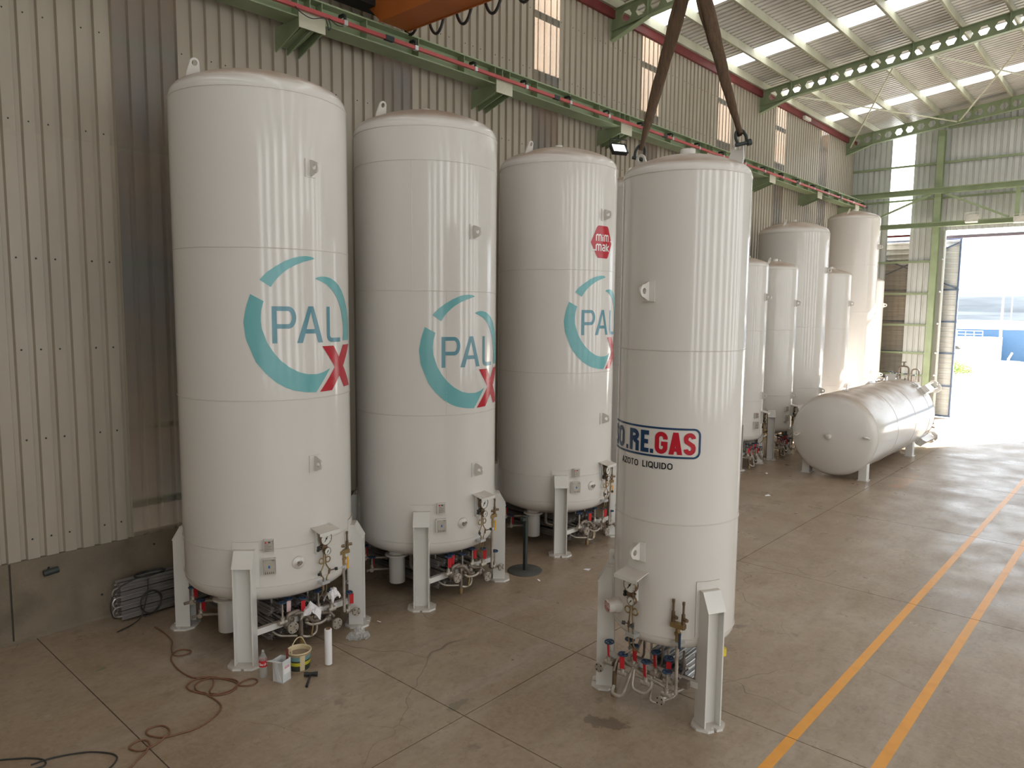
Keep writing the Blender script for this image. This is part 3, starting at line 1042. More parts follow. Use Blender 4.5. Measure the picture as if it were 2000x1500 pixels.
# glyphs: strokes in a box of width w and height 1, heavy or light handled through stroke width t (in height units)
def glyph(ch, w, t):
    h = t / 2
    l, r_, tp, bt, cx, cy = h, w - h, 1 - h, h, w / 2, .5
    rx = (r_ - l) / 2
    ry = min(rx, .25)
    O = arc(cx, tp - ry, rx, ry, 0, 180) + arc(cx, bt + ry, rx, ry, 180, 360)
    O.append(O[0])
    G = {
        'O': [O], 'D': [[(l, 0), (l, 1)], [(l, tp), (cx - .02, tp)] + arc(cx - .02, .5, rx + .02, .5 - h, 90, -90) + [(l, bt)]],
        'Q': [O, [(cx + .02, .28), (w + .02, -.04)]],
        'I': [[(cx, 0), (cx, 1)]], 'L': [[(l, 1), (l, bt), (w, bt)]],
        'T': [[(cx, 0), (cx, 1)], [(0, tp), (w, tp)]],
        'U': [[(l, 1)] + arc(cx, bt + rx, rx, rx, 180, 360) + [(r_, 1)]],
        'A': [[(h * .9, 0), (cx - h * .15, 1)], [(w - h * .9, 0), (cx + h * .15, 1)], [(w * .22, .3 if t < .2 else .22), (w * .78, .3 if t < .2 else .22)]],
        'Z': [[(0, tp), (w - h * .3, tp), (h * .3, bt), (w, bt)]],
        'E': [[(l, 0), (l, 1)], [(l, tp), (w, tp)], [(l, .5), (w * .92, .5)], [(l, bt), (w, bt)]],
        'R': [[(l, 0), (l, 1)], [(l, tp), (cx, tp)] + arc(cx, .76 - h * .2, rx, .24 - h * .8, 90, -90) + [(l, .5)], [(cx, .5)] + [(r_ - .0, .4), (r_, 0)]],
        'S': [arc(cx, tp - ry, rx, ry, 0, 180) + [(l, .68), (l + .06 * w, .6), (r_ - .06 * w, .42), (r_, .34)] + arc(cx, bt + ry, rx, ry, 0, -180)],
        'G': [[(r_, .66)] + arc(cx, tp - ry, rx, ry, 0, 180) + arc(cx, bt + ry, rx, ry, 180, 360) + [(r_, .46)], [(cx, .46), (w, .46)]],
        '.': [[(w / 2, 0), (w / 2, .19)]],
        'm': [[(l, 0), (l, .62)] + arc(l + w * .21, .72, w * .21, .2, 180, 0) + [(l + w * .42, 0)], [(l + w * .42, .7)] + arc(l + w * .63, .72, w * .21, .2, 180, 0) + [(l + w * .84, 0)]],
        'i': [[(cx, 0), (cx, .68)], [(cx, .8), (cx, .97)]],
        'a': [arc(cx, .68, rx, .22, 150, 0) + [(r_, 0)], [(r_, .5), (cx, .5)] + arc(cx, .29, rx, .21, 90, 270) + [(r_, .08)]],
        'k': [[(l, 0), (l, 1.1)], [(l, .35), (w, .85)], [(l + .1, .42), (w, 0)]],
        'C': [arc(cx, .5, rx, .5 - h, 50, 310, 14)], 'o': [arc(cx, .33, rx, .33 - h, 0, 360, 12)], 'c': [arc(cx, .33, rx, .33 - h, 50, 310)],
        'l': [[(cx - .05, 0), (cx + .1, 1)]], '-': [[(0, .35), (w, .35)]],
    }
    return G[ch]
def put_text(dec, text, x, y, hgt, widths, t, gap, slant=0.0):
    for ch in text:
        if ch == ' ':
            x += .35 * hgt
            continue
        w = widths.get(ch, widths.get('*', .6))
        if ch == 'A':
            tt, aa = t * 1.12, t * .58
            for qd in ([(0, 0), (tt, 0), (w / 2 + aa, 1), (w / 2 - aa, 1)], [(w - tt, 0), (w, 0), (w / 2 + aa, 1), (w / 2 - aa, 1)]):
                dec.poly([(x + p[0] * hgt, y + p[1] * hgt) for p in qd], 3)
            zc_ = .3 if t < .19 else .22
            dec.add(stroke2([(x + w * .2 * hgt, y + zc_ * hgt), (x + w * .8 * hgt, y + zc_ * hgt)], t * .8 * hgt, 2, .025))
            x += (w + gap) * hgt
            continue
        for st in glyph(ch, w, t):
            ww = t * hgt if ch != '.' else w * hgt * .9
            dec.add(stroke2([(x + (p[0] + slant * p[1]) * hgt, y + p[1] * hgt) for p in st], ww, 2, .025))
        x += (w + gap) * hgt
    return x

# ------------------------------------------------------------------ tank parts (meshes shared)
CACHE = {}
def cached(key, fn):
    if key not in CACHE: CACHE[key] = fn()
    return CACHE[key]

def head_profile(R, k=8, c=9):
    rk, Rc = .2 * R, 2 * R
    zc = -math.sqrt((Rc - rk) ** 2 - (R - rk) ** 2)
    th = math.acos((R - rk) / (Rc - rk))
    pr = []
    for i in range(k + 1):
        a = th * i / k
        pr.append((R - rk + rk * math.cos(a), rk * math.sin(a)))
    for i in range(1, c + 1):
        a = th + (PI / 2 - th) * i / c
        pr.append((max(.0005, Rc * math.cos(a)), zc + Rc * math.sin(a)))
    return pr
def shell_mesh(R, zb, zt):
    def f():
        top = head_profile(R)
        prof = [(r, zb - z) for r, z in top[::-1]] + [(R, zb + (zt - zb) * i / 6) for i in range(1, 6)] + [(r, zt + z) for r, z in top]
        return MB().lathe(prof, 96).mesh('shell', 'tank_white')
    return cached(('shell', R, zb, zt), f)
def seam_mesh(R): return cached(('seam', R), lambda: MB().torus((0, 0, 0), (0, 0, 1), R, .006, 96, 6).mesh('weld_seam', 'tank_white'))
def frame(phi, R, z=0):
    c, s = math.cos(phi), math.sin(phi)
    return Matrix(((c, -s, 0, R * c), (s, c, 0, R * s), (0, 0, 1, z), (0, 0, 0, 1)))

def leg_mesh(w, d, zt):
    def f():
        b = MB()
        mx = Matrix(((1, 0, 0, 0), (0, 0, 1, 0), (0, 1, 0, 0), (0, 0, 0, 1)))
        pr = [(-d / 2, .025), (d / 2, .025), (d / 2, zt - .19), (d / 2 - .11, zt), (-d / 2, zt)]
        for s in (-1, 1): b.prism(pr, s * (w / 2) - .008, s * (w / 2) + .008, mx)
        b.bx(-.006, .006, -w / 2, w / 2, .025, zt - .1)
        b.bar((d / 2 + .002, 0, zt - .192), (d / 2 - .11, 0, zt + .004), w + .03, .014)
        b.bx(-d / 2, d / 2 - .11, -w / 2 - .015, w / 2 + .015, zt, zt + .012)
        return b.mesh('leg', 'part_white')
    return cached(('leg', w, d, zt), f)
def base_mesh(w):
    def f():
        a, c, e = w, w * .8, .09
        pts = [(-c, -a + e), (-c + e, -a), (c - e, -a), (c, -a + e), (c, -.018), (c - .05, -.018), (c - .05, .018), (c, .018), (c, a - e), (c - e, a), (-c + e, a), (-c, a - e)]
        return MB().prism(pts, 0, .028).mesh('base_plate', 'part_white')
    return cached(('base', w), f)
def pad_mesh(R, half, z0, z1):
    def f():
        vs, n = [], 8
        for rr2 in (R + .001, R + .012):
            for z in (z0, z1):
                for i in range(n + 1):
                    a = (-half + 2 * half * i / n) / R
                    vs.append((rr2 * math.cos(a), rr2 * math.sin(a), z))
        m = n + 1
        fs = [(2 * m + i, 2 * m + i + 1, 3 * m + i + 1, 3 * m + i) for i in range(n)]
        fs += [(m + i, m + i + 1, 3 * m + i + 1, 3 * m + i)[::-1] for i in range(n)] + [(i, i + 1, 2 * m + i + 1, 2 * m + i) for i in range(n)]
        fs += [(0, 2 * m, 3 * m, m), (m - 1, 2 * m - 1, 4 * m - 1, 3 * m - 1)]
        return MB().add(vs, fs).mesh('pad', 'tank_white')
    return cached(('pad', R, half, z0, z1), f)
def eye_poly(w, h, r, n=10):
    """tab outline from base (x=0) with rounded nose and a hole: returns ring strips"""
    return [(0, -h / 2), (0, h / 2)] + [(w - r + r * math.cos(a), r * math.sin(a)) for a in [PI / 2 - PI * i / n for i in range(n + 1)]]
def eyeplate(w, h, r, hole, t, name, mat, mx):
    """plate with a real hole, in local XY, thickness along Z"""
    out = eye_poly(w, h, r)
    hc = Vector((w - r, 0))
    N = 32
    ring_o, ring_i = [], []
    out_v = [Vector(p) for p in out]
    for i in range(N):
        a = 2 * PI * i / N
        d = Vector((math.cos(a), math.sin(a)))
        best = None
        for k in range(len(out_v)):
            p, q = out_v[k], out_v[(k + 1) % len(out_v)]
            e = q - p
            den = d.x * e.y - d.y * e.x
            if abs(den) < 1e-9: continue
            wv = p - hc
            tt = (wv.x * e.y - wv.y * e.x) / den
            u = (wv.x * d.y - wv.y * d.x) / den
            if tt > 0 and -1e-6 <= u <= 1 + 1e-6 and (best is None or tt < best): best = tt
        ring_o.append(hc + d * (best or r))
        ring_i.append(hc + d * hole)
    vs = []
    for z in (-t / 2, t / 2):
        vs += [Vector((p.x, p.y, z)) for p in ring_o] + [Vector((p.x, p.y, z)) for p in ring_i]
    fs = []
    for i in range(N):
        j = (i + 1) % N
        fs += [(i, N + i, N + j, j), (2 * N + i, 2 * N + j, 3 * N + j, 3 * N + i), (i, j, 2 * N + j, 2 * N + i), (N + i, 3 * N + i, 3 * N + j, N + j)]
    return MB().add([mx @ p for p in vs], fs).mesh(name, mat)
MXV = Matrix(((1, 0, 0, 0), (0, 0, -1, 0), (0, 1, 0, 0), (0, 0, 0, 1)))      # XY plate -> stands in XZ plane
def lug_mesh(): return cached('lug', lambda: eyeplate(.17, .22, .07, .032, .022, 'eye_plate', 'tank_white', MXV))
def toplug_mesh():
    mx = Matrix(((0, -1, 0, 0), (0, 0, 1, 0), (1, 0, 0, 0), (0, 0, 0, 1)))       # plate x-> up (Z), y -> -X
    return cached('toplug', lambda: eyeplate(.26, .2, .06, .034, .025, 'lifting_lug', 'tank_white', mx))

def wheel_mesh():
    def f():
        b = MB().torus((0, 0, 0), (0, 0, 1), .05, .010, 18, 6)
        for i in range(3):
            a = PI * i / 3
            b.cyl((.048 * math.cos(a), .048 * math.sin(a), 0), (-.048 * math.cos(a), -.048 * math.sin(a), 0), .006, n=5)
        b.cyl((0, 0, -.015), (0, 0, .015), .012, n=8)
        return b.mesh('handwheel', 'wheel_blue')
    return cached('wheel', f)
def valve_mesh(h):
    def f():
        b = MB()
        b.cyl((0, -.055, 0), (0, .055, 0), .032, n=10)
        b.cyl((0, 0, 0), (0, 0, .05), .034, .024, n=10)
        b.cyl((0, 0, .05), (0, 0, .075), .03, n=6)
        b.cyl((0, 0, .07), (0, 0, h), .0115, n=8)
        b.cyl((0, 0, h * .55), (0, 0, h * .62), .018, n=8)
        return b.mesh('valve', 'steel')
    return cached(('valve', h), f)
def flange_mesh(r=.072):
    def f():
        b = MB()
        n = 20
        b.lathe([(r * .36, -.012), (r, -.012), (r, .012), (r * .36, .012), (r * .36, -.012)], n, False)
        b.cyl((0, 0, -.06), (0, 0, -.012), r * .46, n=12)
        b.cyl((0, 0, -.008), (0, 0, -.004), r * .37, n=12)
        b.xf(Matrix.Rotation(R_(90), 4, 'Y'))
        return b.mesh('flange', 'steel')
    return cached(('flange', r), f)
def bolt_mesh(r=.072):
    def f():
        b = MB()
        for i in range(4):
            a = PI / 4 + PI / 2 * i
            b.cyl((.011, r * .72 * math.cos(a), r * .72 * math.sin(a)), (.0135, r * .72 * math.cos(a), r * .72 * math.sin(a)), .010, n=8)
        return b.mesh('bolt_holes', 'black_paint')
    return cached(('bolts', r), f)
def tag_mesh(mat): return cached(('tag', mat), lambda: MB().bx(-.003, .003, -.028, .028, -.15, 0).mesh('tag', mat))
def gauge_mesh(r):
    def f():
        b = MB().lathe([(.001, 0), (r * .95, 0), (r, .012), (r, .05), (r * .93, .056), (r * .9, .05), (r * .9, .046)], 28)
        return b.xf(Matrix.Rotation(R_(90), 4, 'Y')).mesh('gauge_case', 'bronze_case')
    return cached(('gauge', r), f)
def dial_mesh(r):
    return cached(('dial', r), lambda: MB().lathe([(.0005, .049), (r * .9, .047)], 28).xf(Matrix.Rotation(R_(90), 4, 'Y')).mesh('dial', 'dial_white'))
def needle_mesh(r):
    def f():
        b = MB()
        b.bar((.052, -.45 * r * .7, -.45 * r), (.052, .2 * r, .25 * r), .006 + r * .03, .002, (1, 0, 0))
        b.cyl((.05, 0, 0), (.055, 0, 0), r * .13, n=10)
        for i in range(9):
            a = R_(225 - i * 33.75)
            b.bar((.0505, r * .70 * math.cos(a), r * .70 * math.sin(a)), (.0505, r * .82 * math.cos(a), r * .82 * math.sin(a)), r * .05, .001, (1, 0, 0))
        return b.mesh('needle', 'black_paint')
    return cached(('needle', r), f)

def pipe(parent, pts, r=.019, mat='steel', rb=.07, name='pipe'):
    return MB().tube(bend(pts, rb), r, 8).build(name, mat, parent)
def valve(parent, x, y, zp, zw, tagm=None, rz=0.0):
    h = max(.12, zw - zp)
    v = inst('valve', valve_mesh(round(h, 2)), parent, (x, y, zp), (0, 0, rz))
    inst('handwheel', wheel_mesh(), v, (0, 0, round(h, 2)), (R_(random.uniform(-5, 5)), R_(random.uniform(-5, 5)), random.random()))
    if tagm: inst('tag', tag_mesh(tagm), v, (.035, random.uniform(-.02, .03), h - .015), (0, R_(4), random.uniform(-.7, .3)))
    return v
def flange(parent, x, y, z, r=.072):
    f = inst('flange', flange_mesh(r), parent, (x, y, z))
    inst('bolt_holes', bolt_mesh(r), f)
    return f

def gauge_panel(t, R, phi, z, small=False):
    """hood, two gauges, manifold, coiled tubes and needle valves"""
    fm = frame(phi, R, z)
    hood = cached('hood', lambda: MB().add([(-.01, -.15, .155), (-.01, .15, .155), (.2, .16, .11), (.2, -.16, .11), (-.01, -.15, .145), (-.01, .15, .145), (.2, .16, .1), (.2, -.16, .1), (.2, .16, .07), (.2, -.16, .07), (.19, .16, .07), (.19, -.16, .07), (.19, .16, .1), (.19, -.16, .1)],
                  [(3, 2, 1, 0), (4, 5, 6, 7), (0, 1, 5, 4), (0, 4, 7, 3), (1, 2, 6, 5), (3, 9, 8, 2), (9, 11, 10, 8), (11, 13, 12, 10)]).mesh('gauge_hood', 'part_white'))
    inst('gauge_hood', hood, t, mx=fm)
    stand = cached('gst', lambda: MB().bx(0, .05, -.1, -.09, -.2, .13).bx(0, .05, .02, .03, -.2, .13).bx(.03, .04, -.1, .03, -.2, .06).mesh('gauge_bracket', 'part_white'))
    inst('gauge_bracket', stand, t, mx=fm)
    for r, dy, dz, dx in ((.09, 0, 0, .07), (.052, .02, -.175, .07)):
        g_ = inst('gauge', gauge_mesh(r), t, mx=fm @ Matrix.Translation((dx, dy, dz)))
        inst('dial', dial_mesh(r), g_)
        inst('needle', needle_mesh(r), g_)
    man = cached('man', lambda: MB().bx(.05, .1, -.05, .03, -.13, -.085).cyl((.07, -.07, -.1), (.07, .05, -.1), .012, n=8).cyl((.075, -.01, -.12), (.075, -.01, -.2), .014, n=8).cyl((.075, -.06, -.14), (.075, .01, -.14), .012, n=8).mesh('gauge_manifold', 'bronze_case'))
    inst('gauge_manifold', man, t, mx=fm)
    knob = cached('knob', lambda: MB().cyl((0, 0, 0), (0, -.03, 0), .008, n=6).cyl((0, -.025, 0), (0, -.045, 0), .02, n=10).mesh('knob', 'black_paint'))
    for k in ((.075, -.06, -.11), (.075, -.065, -.145)): inst('knob', knob, t, mx=fm @ Matrix.Translation(k))
    # two impulse tubes with pigtail loops and needle valves
    zb = -.6 if not small else -.58
    for s in (-1, 1):
        def f(s=s):
            pts = [(.075, s * .014, -.2), (.075, s * .016, -.3)]
            for i in range(11):
                a = 2 * PI * i / 10
                pts.append((.075 + .006 * i / 10, s * (.016 + .036 * (1 - math.cos(a))), -.3 + .036 * math.sin(a)))
            sp = .075 if not small else .03
            pts += [(.08, s * .02, -.36), (.08, s * sp, -.45), (.08, s * sp, -.48), (.08, s * .03, -.53), (.07, s * .03, zb), (.06, s * .03, zb - .12), (-.02, s * .03 + .02, zb - .22)]
            return MB().tube(catmull(pts, 4), .0085, 6).mesh('impulse_tube', 'brass')
        inst('impulse_tube', cached(('imp', s, small), f), t, mx=fm)
        nv = cached(('nv', s, small), lambda: MB().cyl((.08, s * (.075 if not small else .03), -.43), (.08, s * (.06 if not small else .03), -.5), .014, n=8).cyl((.09, s * (.08 if not small else .035), -.455), (.13, s * (.13 if not small else .05), -.44), .008, n=6).mesh('needle_valve', 'bronze_case'))
        v = inst('needle_valve', nv, t, mx=fm)
        kb = cached(('nk', s, small), lambda: MB().cyl((.125, s * (.125 if not small else .045), -.442), (.15, s * (.15 if not small else .07), -.436), .021, n=10).mesh('knob', 'black_paint'))
        inst('knob', kb, v)
    cl = cached(('gcl', small), lambda: MB().bx(.0, .1, -.06, .06, zb - .02, zb + .02).mesh('tube_clamp', 'galvanised'))
    inst('tube_clamp', cl, t, mx=fm)

def plates(t, R, phi, z1, z2):
    for (zz, w, h, nm) in ((z1, .115, .15, 'name_plate'), (z2, .155, .2, 'diagram_plate')):
        fm = frame(phi, R, zz)
        br = cached(('plbr', w, h), lambda: MB().bx(-.02, .06, -w / 2 - .006, -w / 2 + .006, -h / 2, h / 2).bx(-.02, .06, w / 2 - .006, w / 2 + .006, -h / 2, h / 2).bx(-.02, .06, -w / 2, w / 2, h / 2 - .006, h / 2 + .006).bx(.054, .06, -w / 2, w / 2, -h / 2, h / 2).mesh('plate_bracket', 'part_white'))
        b_ = inst('plate_bracket', br, t, mx=fm)
        pl = cached(('plate', w, h), lambda: MB().bx(.06, .064, -w / 2 + .006, w / 2 - .006, -h / 2 + .006, h / 2 - .004).mesh(nm, 'label_plate'))
        p_ = inst(nm, pl, b_)
    # print marks are their own small raised prints under the tank so that depth stays thing > part > sub-part
    fm = frame(phi, R, z1)
    mk = cached('pm1', lambda: MB().cyl((.064, -.035, .05), (.0655, -.035, .05), .012, n=12).mesh('plate_badge', 'tag_red'))
    inst('plate_badge', mk, t, mx=fm)
    ln = cached('pm2', lambda: [MB()][0].bx(.064, .0655, -.01, .02, .042, .06).bx(.064, .065, -.045, .0, .02, .024).bx(.064, .065, -.045, .03, .0, .004).bx(.064, .065, -.045, .02, -.02, -.016).bx(.064, .065, -.045, .035, -.04, -.036).bx(.064, .065, -.045, .015, -.058, -.054).mesh('plate_print', 'print_dark'))
    inst('plate_print', ln, t, mx=fm)
    fm = frame(phi, R, z2)
    bl = cached('pm3', lambda: MB().bx(.064, .0655, -.012, .01, -.012, .022).mesh('plate_symbol', 'print_blue'))
    inst('plate_symbol', bl, t, mx=fm)
    l2 = cached('pm4', lambda: MB().bx(.064, .0652, .03, .04, .08, .088).bx(.064, .0652, .045, .058, .08, .088).bx(.064, .065, -.05, -.042, -.085, -.06).bx(.064, .065, -.025, -.017, -.085, -.06).bx(.064, .065, .0, .008, -.085, -.06).bx(.064, .065, .022, .03, -.085, -.06).bx(.064, .065, .044, .052, -.085, -.06).mesh('plate_print', 'print_dark'))
    inst('plate_print', l2, t, mx=fm)

def safety_valves(t, x, y, z0, z1, colour='handle_yellow', small=False):
    pipe(t, [(x, y, z0), (x, y, z1)], .02)
    b = MB()
    b.cyl((x, y, z1 - .02), (x, y, z1 + .15), .026, n=10).cyl((x, y, z1 + .05), (x, y, z1 + .08), .038, n=6)
    b.box((x, y, z1 + .16), (.07, .16, .05)).cyl((x, y - .08, z1 + .16), (x, y + .08, z1 + .16), .034, n=10)
    sp = .06
    b.build('changeover_valve', 'brass', t)
    for s in (-1, 1):
        c = MB()
        c.cyl((x, y + s * sp, z1 + .17), (x, y + s * sp, z1 + .3), .024, .02, n=10)
        c.cyl((x, y + s * sp, z1 + .25), (x + .03, y + s * sp + .06, z1 + .25), .02, n=8)
        c.cyl((x, y + s * sp, z1 + .3), (x, y + s * sp, z1 + .42), .013, n=8)
        c.cyl((x, y + s * sp, z1 + .4), (x, y + s * sp, z1 + .435), .017, n=8)
        c.build('relief_valve', 'bronze_case', t)
    MB().bx(x + .03, x + .04, y + .03, y + .055, z1 - .08, z1 + .09).build('lever', colour, t)
    MB().bx(x - .08, x + .03, y - .05, y + .05, z1 - .06, z1 - .03).build('pipe_clamp', 'galvanised', t)

def manifold_big(t, tags=('tag_red',) * 6, simple=False):
    X = .93
    zp = .42
    # flanged outlets
    for (y, z, r) in ((-.31, .37, .075), (.36, .21, .075), (.68, .28, .062)): flange(t, X + .13, y, z, r)
    pipe(t, [(.3, -.6, .72), (.3, -.6, .42), (.45, -.45, .37), (.6, -.31, .37), (X + .1, -.31, .37)], .027, 'steel_dull')
    pipe(t, [(.35, .25, .68), (.35, .25, .3), (.6, .36, .21), (X + .1, .36, .21)], .027, 'steel_dull')
    pipe(t, [(.45, .68, .45), (.6, .68, .28), (X + .1, .68, .28)], .022, 'steel_dull')
    pipe(t, [(X, -.31, .4), (X, -.31, .5), (X, -.14, .52), (X, -.11, .4), (X, -.11, .05)], .026, 'steel_dull')
    MB().cyl((X, -.11, .03), (X, -.11, .12), .034, n=12).build('drain_nozzle', 'brass', t)
    pipe(t, [(X - .06, -.1, .3), (X - .04, -.1, .14), (X, .0, .1), (X, .12, .12), (X, .13, .3)], .018)
    pipe(t, [(X - .1, -.35, .42), (X - .1, .4, .40)], .02, 'steel_dull')
    pipe(t, [(X - .22, -.3, .36), (X - .22, .45, .33)], .028, 'steel_dull')
    pipe(t, [(X, -.05, .33), (X + .02, .02, .27), (X + .02, .2, .24), (X, .34, .3)], .02)
    pipe(t, [(.7, -.45, .30), (.85, -.4, .22), (X + .05, -.2, .2)], .015)
    for i, (y, x0) in enumerate(((-.46, .5), (-.33, .62), (-.2, .55), (-.08, .66), (.05, .55), (.17, .7), (.3, .6), (.42, .7))):
        pipe(t, [(x0 - .05, y, .72), (x0 - .05, y, .44), (X - .1, y, .42)], .012 + .004 * (i % 2), 'steel' if i % 2 else 'steel_dull', .05)
    vs = ((-.38, .69, zp), (-.23, .67, .40), (-.08, .66, .42), (.19, .67, .42), (.33, .66, .40), (.62, .55, .29))
    for i, (y, zw, z) in enumerate(vs):
        valve(t, X + (.0, -.1, .0, -.05, .05, .04)[i], y, z, zw, tags[i])
    MB().box((X - .1, .0, .40), (.08, .1, .08)).build('valve_block', 'steel', t)
    for (x, y, z, r) in ((X, -.31, .37, .055), (X - .1, -.2, .38, .05), (X, -.02, .36, .048), (X - .03, .12, .34, .05), (X, .3, .26, .05), (X - .15, .36, .3, .055), (X - .02, .6, .28, .042)):
        MB().lathe([(.001, -r), (r * .75, -r * .75), (r, 0), (r * .75, r * .75), (.001, r)], 12).build('valve_body', 'steel_dull', t, (x, y, z), (R_(90), 0, R_(40)))
    pipe(t, [(X, -.2, .48), (X + .05, -.12, .5), (X + .06, -.04, .42), (X + .03, .06, .3), (X + .02, .16, .3)], .024, 'steel_dull')
    pipe(t, [(X - .05, .1, .42), (X - .02, .2, .36), (X - .02, .34, .34), (X, .4, .26)], .024, 'steel_dull')
    pipe(t, [(X + .03, .02, .12), (X + .03, .05, .24), (X + .0, .05, .38)], .016, 'brass')
    # braces and back valves
    MB().bx(.80, .86, -.72, .8, .33, .41).build('brace_channel', 'part_white', t)
    safety_valves(t, .99, .53, .3, 1.0)
    for i, (x, y, z) in enumerate(((-.45, -.92, .48), (-.35, -.86, .3))):
        pipe(t, [(x, y - .12, z), (x, y, z), (x + .3, y + .35, z), (x + .3, y + .35, .7)], .022, 'steel_dull')
        valve(t, x, y, z, z + .2, 'tag_red', .8)
    # support pipe under the belly
    MB().lathe([(.001, .16), (.125, .16), (.13, .165), (.13, .85)], 24).build('drop_pipe', 'part_white', t, (.06, -.68, 0))
    MB().lathe([(.001, .5), (.19, .5), (.19, .52), (.13, .53)], 24).build('drop_collar', 'part_white', t, (.06, -.68, .1))

def vaporizer(t, mat, x0, x1, ys_, zs_):
    def f():
        b = MB()
        for i in range(8):
            a = PI * i / 4
            d = Vector((0, math.cos(a), math.sin(a)))
            b.bar(Vector((x0, 0, 0)) + d * .03, Vector((x1, 0, 0)) + d * .03, .004, .06, d)
        b.cyl((x0, 0, 0), (x1, 0, 0), .016, n=8)
        return b.mesh('finned_tube', mat)
    me = cached(('fin', mat, x0, x1), f)
    for y in ys_:
        for z in zs_: inst('finned_tube', me, t, (0, y, z))

def manifold_small(t):
    X = .56
    def q(pts, r=.017, mat='steel', rb=.06): pipe(t, [(x, y + .06, z + .10) for x, y, z in pts], r, mat, rb)
    for (y, z, r) in ((-.55, .36, .056), (.25, .25, .052)): flange(t, X + .13, y, z, r)
    q([(.25, -.3, .6), (.25, -.4, .32), (X - .15, -.61, .26), (X + .1, -.61, .26)], .021)
    q([(.3, .42, .62), (.3, .42, .34), (.45, .38, .28), (X + .1, .19, .15)], .021)
    q([(X - .1, -.5, .38), (X - .05, -.3, .32), (X + .02, -.1, .3), (X, .1, .27), (X, .2, .24)], .019)
    q([(X + .0, -.46, .36), (X + .02, -.47, .2), (X + .04, -.46, -.02)], .026, 'bronze_case')
    MB().cyl((X + .04, -.40, .03), (X + .04, -.40, .12), .036, n=12).build('drain_nozzle', 'brass', t)
    q([(X + .04, -.46, .06), (X + .12, -.44, .0), (X + .12, -.30, .0), (X + .05, -.26, .2), (X - .04, -.25, .33)], .02)
    q([(X + .0, -.22, .32), (X + .08, -.2, .13), (X + .08, -.02, .12), (X + .03, .03, .22), (X + .0, .0, .3)], .018)
    q([(X - .05, .02, .32), (X + .06, .02, .06), (X + .02, .08, .04), (X - .2, .2, .06), (X - .25, .22, .3)], .016)
    q([(X - .2, -.45, .36), (X - .2, .42, .33)], .026, 'steel_dull')
    q([(X - .1, -.5, .30), (X - .1, .35, .27)], .022, 'steel_dull')
    q([(X - .06, -.25, .55), (X + .08, -.4, .42), (X + .08, -.44, .26)], .012)
    for i, (x0, y) in enumerate(((.3, -.25), (.36, -.12), (.32, .0), (.4, .12), (.34, .28))):
        q([(x0, y, .62), (x0, y, .38), (X - .1, y, .34)], .014, 'steel' if i % 2 else 'steel_dull', .04)
    q([(.24, .5, .65), (.3, .5, .36), (.46, .42, .3), (.56, .4, .35)], .019)
    MB().box((.54, .46, .46), (.07, .1, .08)).build('valve_block', 'steel_dull', t)
    for (x, y, z, r) in ((X - .1, -.33, .44, .04), (X - .1, -.2, .42, .036), (X - .12, .1, .42, .042), (X - .05, .27, .40, .036)):
        MB().lathe([(.001, -r), (r * .8, -r * .7), (r, 0), (r * .8, r * .7), (.001, r)], 12).build('valve_body', 'steel_dull', t, (x, y, z))
    for i, (x, y, z, zw) in enumerate(((X + .02, -.49, .40, .65), (X - .1, -.29, .46, .70), (X - .05, -.20, .44, .67), (X + .05, -.28, .35, .58), (X - .06, .08, .42, .68), (X + .05, .02, .34, .59), (X - .04, .25, .40, .67), (X + .06, .29, .31, .57))):
        valve(t, x, y, z, zw, ('tag_red', None, 'tag_red', 'tag_red', 'tag_red', 'tag_red', 'tag_red', None)[i])
    MB().bx(.40, .45, -.66, .66, .40, .47).build('brace_channel', 'part_white', t)

LEGS = [R_(a) for a in (-45, 45, 135, 225)]
LEGS3 = [R_(a) for a in (-60, 60, 180)]
def make_tank(label, loc, rz, R, zb, zt, seams, lugs, level=2, legw=.22, legr=None, leg_top=1.46, toplugs=True, vert=None, rot=None, legs=LEGS):
    t = thing('storage_tank', label, 'tank', loc, rz, 'white cryogenic storage tanks in the hall')
    if rot is not None: t.rotation_euler = rot
    inst('shell', shell_mesh(R, zb, zt), t)
    for z in [zb, zt] + list(seams): inst('weld_seam', seam_mesh(R), t, (0, 0, z))
    if vert:
        for ph, z0, z1 in vert:
            MB().cyl((R * math.cos(ph), R * math.sin(ph), z0), (R * math.cos(ph), R * math.sin(ph), z1), .004, n=6).build('weld_seam', 'tank_white', t)
    legr = legr or R + .08
    for a in legs:
        lg = inst('leg', leg_mesh(legw, .2, leg_top), t, mx=frame(a, legr))
        inst('base_plate', base_mesh(legw * .95), lg, (.01, 0, 0))
        inst('pad', pad_mesh(R, legw * .75, .98, leg_top + .1), lg, mx=Matrix.Translation((-legr, 0, 0)))
        if legr - .1 > R + .01:
            MB().bx(R - legr - .01, -.09, -.05, .05, zb + .05, leg_top - .02).build('gusset', 'part_white', lg)
    for ph, z in lugs:
        lp = inst('side_lug', pad_mesh(R, .075, -.11, .11), t, (0, 0, z), (0, 0, ph))
        inst('eye_plate', lug_mesh(), lp, mx=Matrix.Translation((R, 0, 0)))
    if toplugs:
        for s in (-1, 1):
            rl = R * .8
            zz = zt + .2 * R
            o = inst('lifting_lug', toplug_mesh(), t, (0, s * rl, zz - .04), (0, 0, 0))
            o.rotation_euler = (R_(-18 * s), 0, R_(90))
    hz = zt + .3875 * R
    nr = .085 if R < 1 else .075
    MB().lathe([(nr, hz - .05), (nr, hz + .06), (nr * .9, hz + .072), (.001, hz + .074)], 20).build('top_nozzle', 'tank_white', t)
    return t

